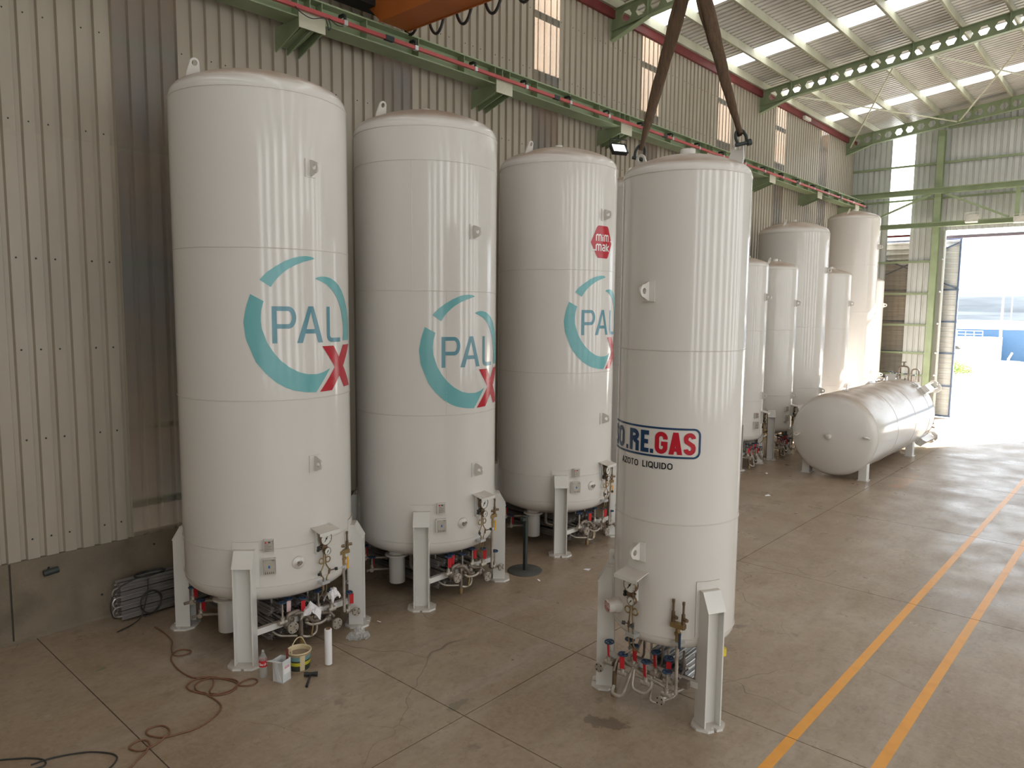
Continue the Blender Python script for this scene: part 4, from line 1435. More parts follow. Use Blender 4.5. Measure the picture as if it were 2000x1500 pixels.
# main row -------------------------------------------------------------
T = {}
RB = 1.12
def big(label, loc, seams, lugs, rz=0, tags=('tag_red',) * 6, vert=None, rot=None):
    t = make_tank(label, loc, rz, RB, .96, 7.09, seams, lugs, vert=vert, rot=rot)
    gauge_panel(t, RB, R_(4.5), 1.5)
    plates(t, RB, R_(-30.5), 1.51, 1.24)
    # round port with T handle
    fm = frame(R_(-12), RB, 1.23)
    inst('port_plate', cached('port', lambda: MB().lathe([(.001, .012), (.082, .012), (.085, .006), (.085, -.01)], 24).xf(Matrix.Rotation(R_(90), 4, 'Y')).mesh('port_plate', 'tank_white')), t, mx=fm)
    inst('port_valve', cached('portv', lambda: MB().cyl((0, 0, 0), (.07, 0, 0), .018, n=10).cyl((.06, -.03, -.02), (.06, .03, .02), .016, n=8).mesh('port_valve', 'steel_dull')), t, mx=fm)
    manifold_big(t, tags)
    vaporizer(t, 'aluminium_old', -.95, .78, (-.45, -.32, -.19, -.06, .07, .2, .33), (.22, .38, .54))
    return t

T1 = big('nearest large white tank at the left with teal ring logo and papers on its valves', (-9.22, 5.21, 0), (5.21, 3.34, 1.45), ((R_(1.5), 6.21), (R_(.6), 2.49)),
         tags=(None, 'tag_pink', 'tag_red', None, None, 'tag_red'))
T2 = big('second large white tank with teal ring logo, seam crossing just under its dome', (-8.95, 7.89, 0), (6.61, 4.75, 2.91), ((R_(-2.6), 5.63), (R_(.2), 2.03)),
         tags=('tag_red', 'tag_red', None, 'tag_red', 'tag_red', None), vert=((R_(-26), 2.91, 4.75), (R_(-52), 4.75, 6.61)))
T3 = big('third large white tank carrying red hexagon badge above teal ring logo', (-8.93, 11.22, 0), (5.21, 3.35, 1.44), ((R_(-2.8), 6.21), (R_(1.1), 2.48)),
         tags=(None, None, 'tag_red', None, 'tag_red', None))
T3b = big('large white tank mostly hidden between the third tank and the hoisted tank', (-8.9, 14.45, 0), (5.2, 3.3, 1.45), ((0, 6.2), (0, 2.5)))

# logos -----------------------------------------------------------------
arcO = [(-.74, 4.649), (-.793, 4.489), (-.827, 4.31), (-.804, 4.104), (-.693, 3.82), (-.586, 3.682), (-.464, 3.567), (-.351, 3.497), (-.247, 3.455), (-.094, 3.424), (.059, 3.412)]
arcI = [(-.587, 4.565), (-.617, 4.452), (-.625, 4.349), (-.616, 4.233), (-.553, 4.052), (-.487, 3.941), (-.408, 3.841), (-.294, 3.746), (-.174, 3.681), (-.06, 3.651), (.081, 3.645), (.185, 3.665), (.302, 3.708)]
topO = [(-.63, 4.822), (-.545, 4.913), (-.445, 4.986), (-.33, 5.055), (-.225, 5.098), (-.143, 5.12), (-.058, 5.13), (.017, 5.125), (.058, 5.112), (.063, 5.105)]
topI = [(-.5, 4.736), (-.455, 4.807), (-.41, 4.859), (-.346, 4.919), (-.281, 4.967), (-.187, 5.018), (-.088, 5.057), (.001, 5.083), (.055, 5.097), (.063, 5.105)]
rO = [(.071, 4.852), (.1, 4.872), (.159, 4.885), (.24, 4.887), (.33, 4.873), (.431, 4.836), (.521, 4.784), (.612, 4.71), (.683, 4.628), (.771, 4.515), (.824, 4.415), (.862, 4.298), (.872, 4.182), (.857, 4.055)]
rI = [(.071, 4.852), (.107, 4.842), (.157, 4.826), (.21, 4.808), (.267, 4.783), (.337, 4.738), (.392, 4.698), (.463, 4.631), (.515, 4.562), (.571, 4.472), (.601, 4.388), (.635, 4.274), (.64, 4.189), (.622, 4.058)]
def ring_logo(t, R, ds, dz):
    o = lambda L_: [(p[0] + ds, p[1] + dz) for p in L_]
    for a, b_ in ((arcO, arcI), (topO, topI), (rO, rI)):
        Decal().add(loft2(o(a), o(b_), 40, 6)).wrap('logo_arc', 'logo_teal', t, R)
    d = Decal()
    d.poly(o([(-.497, 4.503), (-.438, 4.503), (-.438, 4.048), (-.497, 4.048)]))
    d.add(stroke2(o([(-.445, 4.475), (-.30, 4.475)] + arc(-.30, 4.366, .072, .109, 90, -90, 12) + [(-.445, 4.257)]), .056, 3))
    d.wrap('logo_letter', 'logo_blue', t, R)
    d = Decal()
    d.poly(o([(-.195, 4.048), (-.118, 4.048), (.022, 4.507), (-.034, 4.507)]))
    d.poly(o([(.102, 4.048), (.179, 4.048), (.038, 4.507), (-.018, 4.507)]))
    d.poly(o([(-.1, 4.165), (.09, 4.165), (.075, 4.22), (-.08, 4.22)]))
    d.wrap('logo_letter', 'logo_blue', t, R)
    d = Decal().add(stroke2(o([(.281, 4.505), (.281, 4.15)] + arc(.345, 4.14, .064, .066, 180, 270, 6) + [(.537, 4.072)]), .056, 3))
    d.wrap('logo_letter', 'logo_blue', t, R)
    d = Decal()
    d.poly(o([(.165, 3.999), (.379, 3.999), (.60, 3.72), (.41, 3.70)]), 5)
    d.poly(o([(.41, 3.72), (.60, 3.74), (.869, 3.435), (.632, 3.435)]), 5)
    d.poly(o([(.622, 3.999), (.869, 3.999), (.60, 3.70), (.42, 3.74)]), 5)
    d.poly(o([(.42, 3.74), (.61, 3.71), (.333, 3.415), (.118, 3.412)]), 5)
    d.wrap('logo_cross', 'logo_red', t, R)
ring_logo(T1, RB, 0, 0)
ring_logo(T2, RB, -.09, -.425)
ring_logo(T3, RB, -.04, -.01)
# red hexagon badge with lettering
hx = [(-.375, 5.705), (-.235, 5.99), (-.2, 6.012), (.05, 6.012), (.085, 5.99), (.22, 5.72), (.22, 5.69), (.08, 5.45), (.05, 5.433), (-.2, 5.433), (-.235, 5.46)]
d = Decal()
left = [(-.2, 5.433), (-.235, 5.46), (-.375, 5.705), (-.235, 5.99), (-.2, 6.012)]
right = [(.05, 5.433), (.08, 5.45), (.22, 5.705), (.085, 5.99), (.05, 6.012)]
d.add(loft2(left, right, 24, 14))
d.wrap('badge', 'logo_red', T3, RB, .004)
d = Decal()
put_text(d, 'mim', -.265, 5.735, .125, {'m': 1.15, 'i': .3, '*': .8}, .2, .12)
put_text(d, 'mak', -.265, 5.56, .125, {'m': 1.15, 'a': .75, 'k': .75, '*': .8}, .2, .16)
d.add(stroke2([(-.34, 5.572), (-.255, 5.572)], .022))
d.add(stroke2([(.16, 5.75), (.2, 5.75)], .022))
d.wrap('badge_lettering', 'logo_white', T3, RB, .007)

# hoisted tank ----------------------------------------------------------
RS = .695
def small(label, loc, rz, seams, lugs, gphi, zt=5.93):
    t = make_tank(label, loc, rz, RS, .95, zt, seams, lugs, legw=.19, legr=RS + .075, leg_top=1.5, legs=LEGS3)
    gauge_panel(t, RS, gphi, 1.5, True)
    return t
t = T4 = small('slim white tank with red and navy lettering hanging on brown slings', (-4.12, 7.46, 0), R_(-89), (4.08, 2.22), ((R_(-2.6), 4.70), (R_(-4.5), 1.87)), R_(-7))
plates(T4, RS, R_(-64), 1.56, 1.29)
fm = frame(R_(-31.7), RS, 1.14)
inst('port_cap', MB().lathe([(.001, .15), (.073, .15), (.077, .145), (.077, .06), (.09, .055), (.09, -.03)], 24).xf(Matrix.Rotation(R_(90), 4, 'Y')).mesh('port_cap', 'tank_white'), t, mx=fm)
d = Decal()
put_text(d, 'mim', -.062, .006, .05, {'m': 1.15, 'i': .3, '*': .8}, .17, .12)
put_text(d, 'mak', -.062, -.056, .05, {'m': 1.15, 'a': .75, 'k': .7, '*': .8}, .17, .14)
o = MB().add([Vector((.1515, p[0] * .9, p[1] * .9)) for p in d.v], d.f).mesh('cap_lettering', 'logo_red')
inst('cap_lettering', o, t, mx=fm)
manifold_small(t)
vaporizer(t, 'aluminium', -.42, .3, (-.06, .08, .22, .34), (.4, .54))
xs_, ys_ = .78 * math.cos(R_(27)), .78 * math.sin(R_(27))
safety_valves(t, .64, .41, .36, .98, 'wheel_blue')
MB().cyl((.0, .63, .72), (.0, .63, .9), .02, n=10).build('drain_spigot', 'tank_white', t)
MB().cyl((.0, .63, .65), (.0, .63, .73), .048, n=16).build('drain_cap', 'cap_yellow', t)
# lettering
d = Decal()
DS, DZ_ = .058, .058
fr_ = [(-.57, 3.255), (.50, 3.255)] + arc(.50, 3.19, .065, .065, 90, 0, 5) + [(.565, 3.02)] + arc(.50, 3.015, .065, .065, 0, -90, 5) + [(-.60, 2.95)] + arc(-.62, 3.015, .065, .065, 270, 180, 5) + arc(-.62, 3.19, .065, .065, 180, 90, 5) + [(-.57, 3.255)]
d.add(stroke2(fr_, .021, 1, .03))
d.wrap('sign_border', 'logo_navy', t, RS)
H_ = .238
d = Decal()
put_text(d, 'SO', -.632, 2.978, H_, {'S': .5, 'O': .62}, .2, .06)
put_text(d, '.', -.31, 2.978, H_, {'*': .18}, .2, .06)
put_text(d, 'RE', -.243, 2.978, H_, {'R': .585, 'E': .43}, .2, .1)
put_text(d, '.', .036, 2.978, H_, {'*': .18}, .2, .06)
d.wrap('sign_lettering', 'logo_navy', t, RS)
d = Decal()
put_text(d, 'GAS', .092, 2.98, H_, {'G': .58, 'A': .6, 'S': .53}, .2, .05)
d.wrap('sign_lettering', 'logo_red', t, RS)
d = Decal()
put_text(d, 'AZOTO', -.386, 2.812, .07, {'A': .7, 'Z': .62, 'O': .78, 'T': .6, '*': .8}, .165, .13)
put_text(d, 'LIQUIDO', -.05, 2.815, .07, {'L': .55, 'I': .2, 'Q': .8, 'U': .72, 'D': .75, 'O': .8}, .175, .14)
d.wrap('sign_lettering', 'logo_black', t, RS)

# far tanks -------------------------------------------------------------
T5 = small('slim white tank right behind the hoisted tank, its piping in view', (-9.27, 20.23, 0), 0, (3.95, 1.95), ((R_(0), 4.9), (R_(0), 2.1)), R_(12), 5.76)
T6 = small('slim white tank second behind the hoisted tank, tan dust on dome', (-9.22, 22.32, 0), 0, (3.95, 1.95), ((R_(0), 4.75), (R_(0), 1.95)), R_(12), 5.76)
for q in (T5, T6):
    plates(q, RS, R_(-20), 1.55, 1.27)
    manifold_small(q)
    safety_valves(q, .64, .41, .36, .98)
T7 = make_tank('wide white tank rising behind the two slim tanks by the wall', (-9.66, 24.85, 0), 0, 1.12, .96, 7.05, (4.0, 2.0), ((R_(0), 5.85), (R_(0), 1.9)))
gauge_panel(T7, 1.12, R_(5), 1.5)
T9 = small('slim white tank with orange-tan dusty dome before the tallest tank', (-9.22, 27.3, 0), 0, (3.9, 1.9), ((R_(0), 4.8), (R_(0), 1.9)), R_(5), 5.76)
T8 = make_tank('tallest white tank near the doorway end of the row', (-9.57, 30.6, 0), 0, .95, .9, 8.05, (6.3, 4.5, 2.7), ((R_(0), 7.0), (R_(0), 2.2)))
T10 = small('slim white tank last in the row beside the end wall', (-9.74, 33.2, 0), 0, (3.9, 1.9), ((R_(0), 4.8), (R_(0), 1.9)), R_(5), 5.74)

# lying tank: local z -> -Y, local x -> up, local y -> -X
TL = big('large white tank lying on its side before the doorway', (0, 0, 0), (5.2, 3.3, 1.6), ((R_(0), 6.2), (R_(0), 2.4)))
TL.rotation_mode = 'QUATERNION'
TL.rotation_quaternion = Matrix(((0, -1, 0), (0, 0, -1), (1, 0, 0))).to_quaternion()
TL.location = (-6.62, 27.62, 1.19)
def block(x, y, zs, label):
    sgn = 1 if x > -6.62 else -1
    t = thing('support_block', label, 'support', (x, y, 0), 0, 'white support feet under the lying tank')
    f = lambda xx: 1.19 - math.sqrt(max(0, 1.12 ** 2 - (x + xx + 6.62) ** 2))
    pr = [(-.1, .02), (.1, .02), (.1, f(.1) - .004), (0, f(0) - .004), (-.1, f(-.1) - .004)]
    mx = Matrix(((1, 0, 0, 0), (0, 0, 1, 0), (0, 1, 0, 0), (0, 0, 0, 1)))
    MB().prism(pr, -.12, .12, mx).build('foot_body', 'part_white', t)
    MB().bx(-.13, .13, -.14, .14, 0, .02).build('foot_plate', 'part_white', t)
pipe(TL, [(1.0, .2, .3), (1.5, .2, .3), (1.5, -.12, .3), (1.0, -.12, .3)], .03, 'steel_dull', .12)
pipe(TL, [(1.0, -.2, .25), (1.42, -.2, .25), (1.42, -.42, .25), (1.0, -.42, .25)], .024, 'steel_dull', .1)
MB().cyl((1.5, .04, .3), (1.64, .04, .3), .03, n=10).cyl((1.63, .04, .3), (1.66, .04, .3), .07, n=14).build('vent_nozzle', 'steel_dull', TL)
for yy, xx in ((.42, 1.3), (.28, 1.25), (-.05, 1.25), (-.3, 1.22)):
    v_ = MB().cyl((1.0, yy, .42), (xx, yy, .42), .016, n=8).build('valve_stem', 'steel', TL)
    inst('handwheel', wheel_mesh(), v_, (xx, yy, .42), (0, R_(90), 0), (1.2, 1.2, 1.2))
block(-5.87, 20.75, 0, 'near white support foot under the lying tank, right side')
block(-5.87, 25.4, 0, 'far white support foot under the lying tank, right side')
block(-7.37, 20.75, 0, 'near support foot under the lying tank on the wall side')
block(-7.37, 25.4, 0, 'far support foot under the lying tank on the wall side')

# slings and shackles ---------------------------------------------------
def sling(p_low, p_top, label, shl):
    p, q = Vector(p_low), Vector(p_top)
    t = thing('lifting_sling', label, 'sling', (0, 0, 0), 0, 'brown lifting slings on the hoisted tank')
    d_ = (q - p)
    side = d_.cross(Vector((math.cos(YAW), math.sin(YAW), 0))).normalized()
    wv = side.cross(d_.normalized()).normalized()
    for s in (-1, 1):
        N = 26
        b = MB()
        vs, fs = [], []
        m = 9
        for i in range(N):
            u = i / (N - 1)
            wd = .05 + .105 * min(1, max(0, u - .05) * 2.2) ** .8 * (1 - .25 * u)
            th = .03 - .012 * min(1, u * 2)
            tw = .5 * noise.noise((u * 2, s * 3, p.x)) + s * .25
            c = p.lerp(q, u) + side * (s * .018) + wv * (s * .012 * math.sin(u * 6))
            for j in range(m):
                a = 2 * PI * j / m
                fold = 1 + .22 * noise.noise((u * 9, j * 1.7, s * 5))
                e = Vector((math.cos(a) * wd * .5 * fold, math.sin(a) * th * fold))
                ca, sa = math.cos(tw), math.sin(tw)
                vs.append(c + wv * (e.x * ca - e.y * sa) + side * (e.x * sa + e.y * ca))
        for i in range(N - 1):
            for j in range(m):
                fs.append((i * m + j, i * m + (j + 1) % m, (i + 1) * m + (j + 1) % m, (i + 1) * m + j))
        b.add(vs, fs, True).build('sling_strand', 'sling_brown', t)
    k = thing('shackle', shl, 'shackle', tuple(p), 0, 'shackles on the hoisted tank')
    dn = d_.normalized()
    pin = -dn * .1
    pts = [pin + wv * .045, pin * .3 + wv * .055, dn * .035 + wv * .035, dn * .05, dn * .035 - wv * .035, pin * .3 - wv * .055, pin - wv * .045]
    MB().tube(catmull(pts, 4), .016, 8).build('bow', 'dark_steel', k)
    MB().cyl(pin + wv * .075, pin - wv * .075, .02, n=8).build('pin', 'dark_steel', k)
    MB().cyl(pin + wv * .05, pin + wv * .09, .034, n=12).build('pin_nut', 'dark_steel', k)
def l2w(x, y, z):
    a = R_(-89)
    return (-4.12 + x * math.cos(a) - y * math.sin(a), 7.46 + x * math.sin(a) + y * math.cos(a), z)
sl = l2w(0, -.60, 6.34)
sr = l2w(0, .60, 6.34)
sling(sl, (HX - .03, HY, HZ - .02), 'left brown lifting sling rising from the hoisted tank', 'dark shackle at the foot of the left sling')
sling(sr, (HX + .03, HY, HZ - .02), 'right brown lifting sling rising from the hoisted tank', 'dark shackle at the foot of the right sling')

# ------------------------------------------------------------------ floor clutter
hose_pts = [(-10.3, 4.02), (-10.02, 4.03), (-9.7, 4.0), (-9.46, 3.89), (-9.25, 3.84), (-9.17, 3.95), (-9.22, 4.04), (-9.34, 3.98), (-9.33, 3.87), (-9.16, 3.76), (-8.81, 3.71), (-8.51, 3.75), (-8.37, 3.9), (-8.08, 4.03), (-7.92, 4.04), (-7.83, 4.15), (-7.88, 4.24), (-7.98, 4.21), (-7.98, 4.07), (-7.87, 3.92), (-7.9, 3.76), (-8.07, 3.65), (-8.25, 3.59), (-8.38, 3.61), (-8.45, 3.74), (-8.35, 3.89), (-8.17, 3.83), (-8.06, 3.73), (-7.94, 3.74), (-7.9, 3.91), (-7.97, 4.04), (-8.13, 4.05), (-8.36, 3.85), (-8.34, 3.7), (-8.2, 3.64), (-8.02, 3.67), (-7.8, 3.69), (-7.63, 3.66), (-7.51, 3.53), (-7.43, 3.31), (-7.46, 3.11), (-7.52, 2.97), (-7.65, 2.89), (-7.74, 2.89), (-7.79, 2.95), (-7.75, 3.05), (-7.64, 3.08), (-7.55, 3.05), (-7.48, 2.94), (-7.43, 2.81), (-7.45, 2.71), (-7.55, 2.66), (-7.61, 2.68), (-7.64, 2.77), (-7.59, 2.83), (-7.5, 2.83), (-7.4, 2.76), (-7.31, 2.64), (-7.24, 2.55), (-7.1, 2.35)]
def lay(pts, r):
    out = catmull([(p[0], p[1], 0) for p in pts], 5)
    res = []
    for i, p in enumerate(out):
        z = r + .0015
        for j in range(0, i - 8):
            if (Vector(out[j]) - p).length < r * 2.2:
                z = max(z, r * 2.6)
        res.append(Vector((p.x, p.y, z)))
    return res
ho = thing('air_hose', 'thin brown hose in loose loops across the floor by the nearest tank', 'hose')
MB().tube(lay(hose_pts, .009), .009, 6).build('hose_line', 'hose_brown', ho)
cb = thing('floor_cable', 'dark cable curling on the floor at the bottom left corner', 'cable')
MB().tube(lay([(-8.45, 1.5), (-8.3, 1.72), (-8.21, 1.83), (-8.14, 1.91), (-8.02, 2.0), (-7.92, 2.01), (-7.88, 1.97), (-7.92, 1.86), (-8.04, 1.76)], .008), .008, 6).build('cable_line', 'cable_black', cb)
MB().tube(lay([(-7.99, 1.9), (-7.96, 2.09), (-7.82, 2.34), (-7.65, 2.48), (-7.53, 2.52), (-7.44, 2.48), (-7.36, 2.38), (-7.25, 2.2)], .008), .008, 6).build('cable_line', 'cable_black', cb)

# bottle
t = thing('soda_bottle', 'clear plastic soda bottle with red label beside the front tank leg', 'bottle', (-7.92, 4.34, 0))
MB().lathe([(.001, .012), (.03, .004), (.045, .006), (.048, .03), (.05, .09), (.046, .12), (.05, .15), (.05, .22), (.044, .25), (.03, .285), (.018, .31), (.015, .33), (.0155, .345)], 24).build('bottle_body', 'clear_plastic', t)
MB().lathe([(.0165, .325), (.0165, .346), (.001, .347)], 16).build('bottle_neck_cap', 'plastic_film', t)
MB().lathe([(.0508, .148), (.0512, .15), (.0512, .222), (.0508, .224)], 24).build('bottle_label', 'coke_red', t)
d = Decal()
x = -.062
for rep in range(2):
    put_text(d, 'Coca-Cola', x, .168, .034, {'C': .75, 'o': .5, 'c': .5, 'a': .5, '-': .25, 'l': .3, '*': .5}, .15, .1, .25)
    x += .17
ang0 = math.atan2(-4.34, 7.92)
vs = [(.0522 * math.cos(p[0] / .0512 + ang0), .0522 * math.sin(p[0] / .0512 + ang0), p[1]) for p in d.v]
MB().add(vs, d.f).build('label_lettering', 'logo_white', t)
# open carton / canister with papers
t = thing('open_canister', 'white square canister with cut-open top holding paper strips', 'canister', (-7.70, 4.46, 0), R_(18))
w_, h_ = .075, .27
b = MB()
for (x0, x1, y0, y1) in ((-w_, w_, -w_, -w_ + .004), (-w_, w_, w_ - .004, w_), (-w_, -w_ + .004, -w_, w_), (w_ - .004, w_, -w_, w_)): b.bx(x0, x1, y0, y1, 0, h_)
b.bx(-w_, w_, -w_, w_, 0, .005)
b.build('canister_body', 'carton_white', t)
MB().add([(-w_, -w_, h_), (w_, -w_, h_), (w_ + .02, -w_ - .09, h_ + .035), (-w_ - .02, -w_ - .085, h_ + .02), (-w_, -w_, h_ - .004), (w_, -w_, h_ - .004), (w_ + .02, -w_ - .09, h_ + .031), (-w_ - .02, -w_ - .085, h_ + .016)], [(0, 3, 2, 1), (4, 5, 6, 7), (2, 3, 7, 6), (0, 4, 7, 3), (1, 2, 6, 5)]).build('lid_flap', 'carton_white', t)
MB().bx(w_, w_ + .002, -.05, .055, .1, .2).build('print_panel', 'paper', t)
for z in (.17, .18, .192): MB().bx(w_ + .002, w_ + .003, -.04, .045, z, z + .005).build('print_line', 'logo_red', t)
for i in range(3): MB().bar((.01 + i * .02, -w_ - .004, .02), (-.05 + i * .02, -w_ - .01, .27), .012, .003, (0, 1, 0)).build('paper_strip', 'paper', t)
tb = thing('brush', 'brush with dark red handle leaning in the white canister', 'brush', (-7.68, 4.52, 0))
MB().bar((0, 0, .1), (-.02, .02, .36), .022, .03).build('brush_handle', 'red_primer', tb)
MB().bar((.003, 0, .02), (0, 0, .11), .03, .05).build('brush_head', 'cardboard', tb)
# bucket
t = thing('paint_bucket', 'cream paint bucket with yellow and black label and raised handle', 'bucket', (-7.80, 4.76, 0))
MB().lathe([(.001, .006), (.118, .006), (.122, 0), (.126, .01), (.143, .23), (.152, .232), (.152, .248), (.14, .25), (.136, .23), (.12, .02), (.001, .018)], 32).build('bucket_wall', 'bucket_cream', t)
MB().lathe([(.001, .19), (.133, .19)], 32).build('bucket_content', 'liquid_dark', t)
for z0, z1, mt in ((.015, .085, 'bucket_dark'), (.085, .13, 'bucket_yellow'), (.13, .15, 'bucket_dark'), (.15, .2, 'bucket_teal')):
    f = lambda z: .126 + (.143 - .126) * (z - .01) / .22 + .0012
    MB().lathe([(f(z0), z0), (f(z1), z1)], 32, True, R_(-95), R_(160)).build('label_band', mt, t)
f = lambda z: .126 + (.143 - .126) * (z - .01) / .22 + .002
MB().lathe([(f(.02), .02), (f(.22), .22)], 6, True, R_(-28), R_(-2)).build('paint_drip', 'bucket_cream', t)
MB().tube(catmull([(.06, -.138, .235), (.03, -.115, .33), (.0, -.03, .395), (-.03, .06, .37), (-.06, .138, .24)], 6), .0065, 6).build('bucket_handle', 'bucket_cream', t)
# film roll
t = thing('film_roll', 'upright white roll of stretch film on the floor', 'roll', (-7.61, 5.06, 0))
MB().lathe([(.026, .012), (.045, .012), (.046, .016), (.046, .465), (.045, .47), (.028, .47)], 24).build('film', 'paper', t)
MB().lathe([(.026, .0), (.03, .0), (.03, .478), (.026, .478), (.026, 0)], 20).build('core_tube', 'cardboard', t)
# hammer
t = thing('hammer', 'black club hammer lying on the floor', 'hammer', (-7.52, 4.74, 0), math.atan2(4.55 - 4.76, -7.32 + 7.55))
MB().cyl((0, 0, .022), (.27, 0, .016), .013, .017, n=10).build('hammer_handle', 'black_rubber', t)
b = MB().cyl((0, -.075, .03), (0, -.03, .03), .027, n=12).cyl((0, -.035, .03), (0, .035, .03), .022, n=12).cyl((0, .03, .03), (0, .085, .03), .024, .029, n=12)
b.build('hammer_head', 'black_paint', t)
# crumpled film
t = thing('crumpled_film', 'crumpled clear plastic film by the right leg of the nearest tank', 'plastic waste', (-7.93, 5.75, 0))
for i, (cx_, cy_, r_) in enumerate(((0, 0, .085), (-.05, -.075, .06), (.05, .08, .055), (0, .02, .07))):
    bm = bmesh.new()
    bmesh.ops.create_icosphere(bm, subdivisions=3, radius=r_)
    for v in bm.verts:
        nn = noise.noise(v.co * 26 + Vector((i * 9, 0, 0))) + .6 * noise.noise(v.co * 60 + Vector((i, 5, 0)))
        v.co *= 1 + .4 * nn
        v.co.z = max(-r_ * .7, v.co.z) + r_ * .72
    me = bpy.data.meshes.new('film_crumple')
    bm.to_mesh(me)
    bm.free()
    me.materials.append(M('plastic_film'))
    inst('film_crumple', me, t, (cx_, cy_, .002 + (.05 if i == 3 else 0)))
# paper covers on the valves of the nearest tank
def crumple_sheet(name, label, loc, sx, sy, amp, seed, droop=.12):
    t = thing(name, label, 'paper', loc, random.random())
    vs, fs = [], []
    n = 12
    for i in range(n + 1):
        for j in range(n + 1):
            u, v = i / n - .5, j / n - .5
            z = amp * noise.noise((u * 4 + seed, v * 4, seed)) + amp * .6 * noise.noise((u * 9, v * 9 + seed, 2)) - droop * (abs(u) ** 1.5 + abs(v) ** 1.5) * 2
            vs.append((u * sx, v * sy, z))
    fs = [(i * (n + 1) + j, (i + 1) * (n + 1) + j, (i + 1) * (n + 1) + j + 1, i * (n + 1) + j + 1) for i in range(n) for j in range(n)]
    o = MB().add(vs, fs).build('paper_sheet', 'paper', t)
    md = o.modifiers.new('thickness', 'SOLIDIFY')
    md.thickness = .0015
    return t
crumple_sheet('paper_cover', 'larger crumpled white paper draped over the nearest tank valves', (-8.22, 5.22, .58), .26, .24, .06, 1.3)
crumple_sheet('paper_cover', 'smaller crumpled white paper on the right valve of the nearest tank', (-8.22, 5.55, .70), .19, .17, .05, 4.1)
for i, (x, y, lb) in enumerate(((-7.24, 10.07, 'white paper scrap on the floor left of the hoisted tank'), (-7.07, 17.3, 'white paper scrap on the floor before the lying tank'), (-8.09, 19.67, 'white scrap on the floor beside the far slim tank legs'), (-7.52, 9.1, 'small white scrap near the round stand base'), (-8.16, 6.28, 'tiny white scrap beside the second tank leg'), (-5.96, 16.24, 'pale scrap on the floor by the slab joint'))):
    t = thing('paper_scrap', lb, 'paper', (x, y, .001), i * .9)
    s = (.06, .07, .05, .03, .03, .05)[i]
    MB().add([(-s, -s * .5, 0), (s, -s * .6, .006), (s * .8, s * .7, .02), (-s * .7, s * .4, .004), (-s, -s * .5, .003), (s, -s * .6, .009), (s * .8, s * .7, .023), (-s * .7, s * .4, .007)], [(3, 2, 1, 0), (4, 5, 6, 7), (0, 1, 5, 4), (1, 2, 6, 5), (2, 3, 7, 6), (3, 0, 4, 7)]).build('scrap', 'paper', t)
# barrier stand
t = thing('barrier_stand', 'dark post stand on a round steel base between second and third tanks', 'stand', (-8.0, 9.3, 0))
MB().lathe([(.001, .016), (.29, .016), (.3, .01), (.3, 0), (.001, 0)], 40).build('stand_base', 'plate_grey', t)
MB().bx(-.028, .028, -.028, .028, .016, .95).build('stand_post', 'dark_steel', t)
MB().bx(-.04, .04, -.04, .04, .95, .965).bx(-.03, .03, -.1, -.03, .9, .95).build('stand_head', 'dark_steel', t)
# finned vaporizer lying along the wall
t = thing('vaporizer_bundle', 'stack of dull finned aluminium tubes lying along the concrete plinth', 'vaporizer', (-10.9, 3.78, 0), R_(90))
def f():
    b = MB()
    for i in range(8):
        a = PI * i / 4
        d_ = Vector((0, math.cos(a), math.sin(a)))
        b.bar(Vector((0, 0, 0)) + d_ * .032, Vector((4.5, 0, 0)) + d_ * .032, .004, .064, d_)
    b.cyl((-.03, 0, 0), (4.53, 0, 0), .016, n=8)
    return b.mesh('finned_tube', 'aluminium_old')
me = f()
for i in range(4):
    for j in range(2): inst('finned_tube', me, t, (0, .08 - j * .15, .085 + i * .14))
for i in range(3):
    z0, z1 = .085 + i * .14, .225 + i * .14
    MB().tube(catmull([(-.02, -.07, z0), (-.08, -.07, z0 + .01), (-.11, -.07, (z0 + z1) / 2), (-.08, -.07, z1 - .01), (-.02, -.07, z1)], 4), .014, 8).build('return_bend', 'aluminium' if i == 1 else 'aluminium_old', t)
MB().bx(.3, .33, -.16, .17, .0, .02).build('end_frame', 'plate_grey', t)
t = thing('cable_coil', 'black cable coils draped over the finned tubes by the wall', 'cable', (0, 0, 0))
for c, rx, rz_, tilt in (((-10.74, 4.2, .56), .16, .1, 0), ((-10.72, 4.15, .22), .15, .17, 1)):
    pts = []
    for i in range(36):
        a = 2 * PI * i / 16
        k = 1 - .08 * (i / 36) + .05 * noise.noise((i * .3, tilt, 0))
        if tilt: pts.append((c[0] + .012 * math.sin(i), c[1] + rx * k * math.cos(a), c[2] + rz_ * k * math.sin(a)))
        else: pts.append((c[0] - .12 + rz_ * k * math.sin(a), c[1] + rx * 1.4 * k * math.cos(a), c[2] + .045 + .012 * math.sin(i)))
    MB().tube(catmull(pts, 3), .0085, 6).build('coil', 'cable_black', t)
MB().tube(catmull([(-10.75, 4.0, .62), (-10.72, 3.72, .54), (-10.7, 3.6, .35), (-10.72, 3.63, .15), (-10.75, 3.7, .1)], 6), .0085, 6).build('coil_tail', 'cable_black', t)
MB().tube(catmull([(-10.72, 4.12, .58), (-10.7, 4.1, .4), (-10.7, 4.05, .2), (-10.69, 4.0, .06), (-10.6, 3.85, .02), (-10.5, 3.6, .012)], 6), .0085, 6).build('coil_tail', 'cable_black', t)

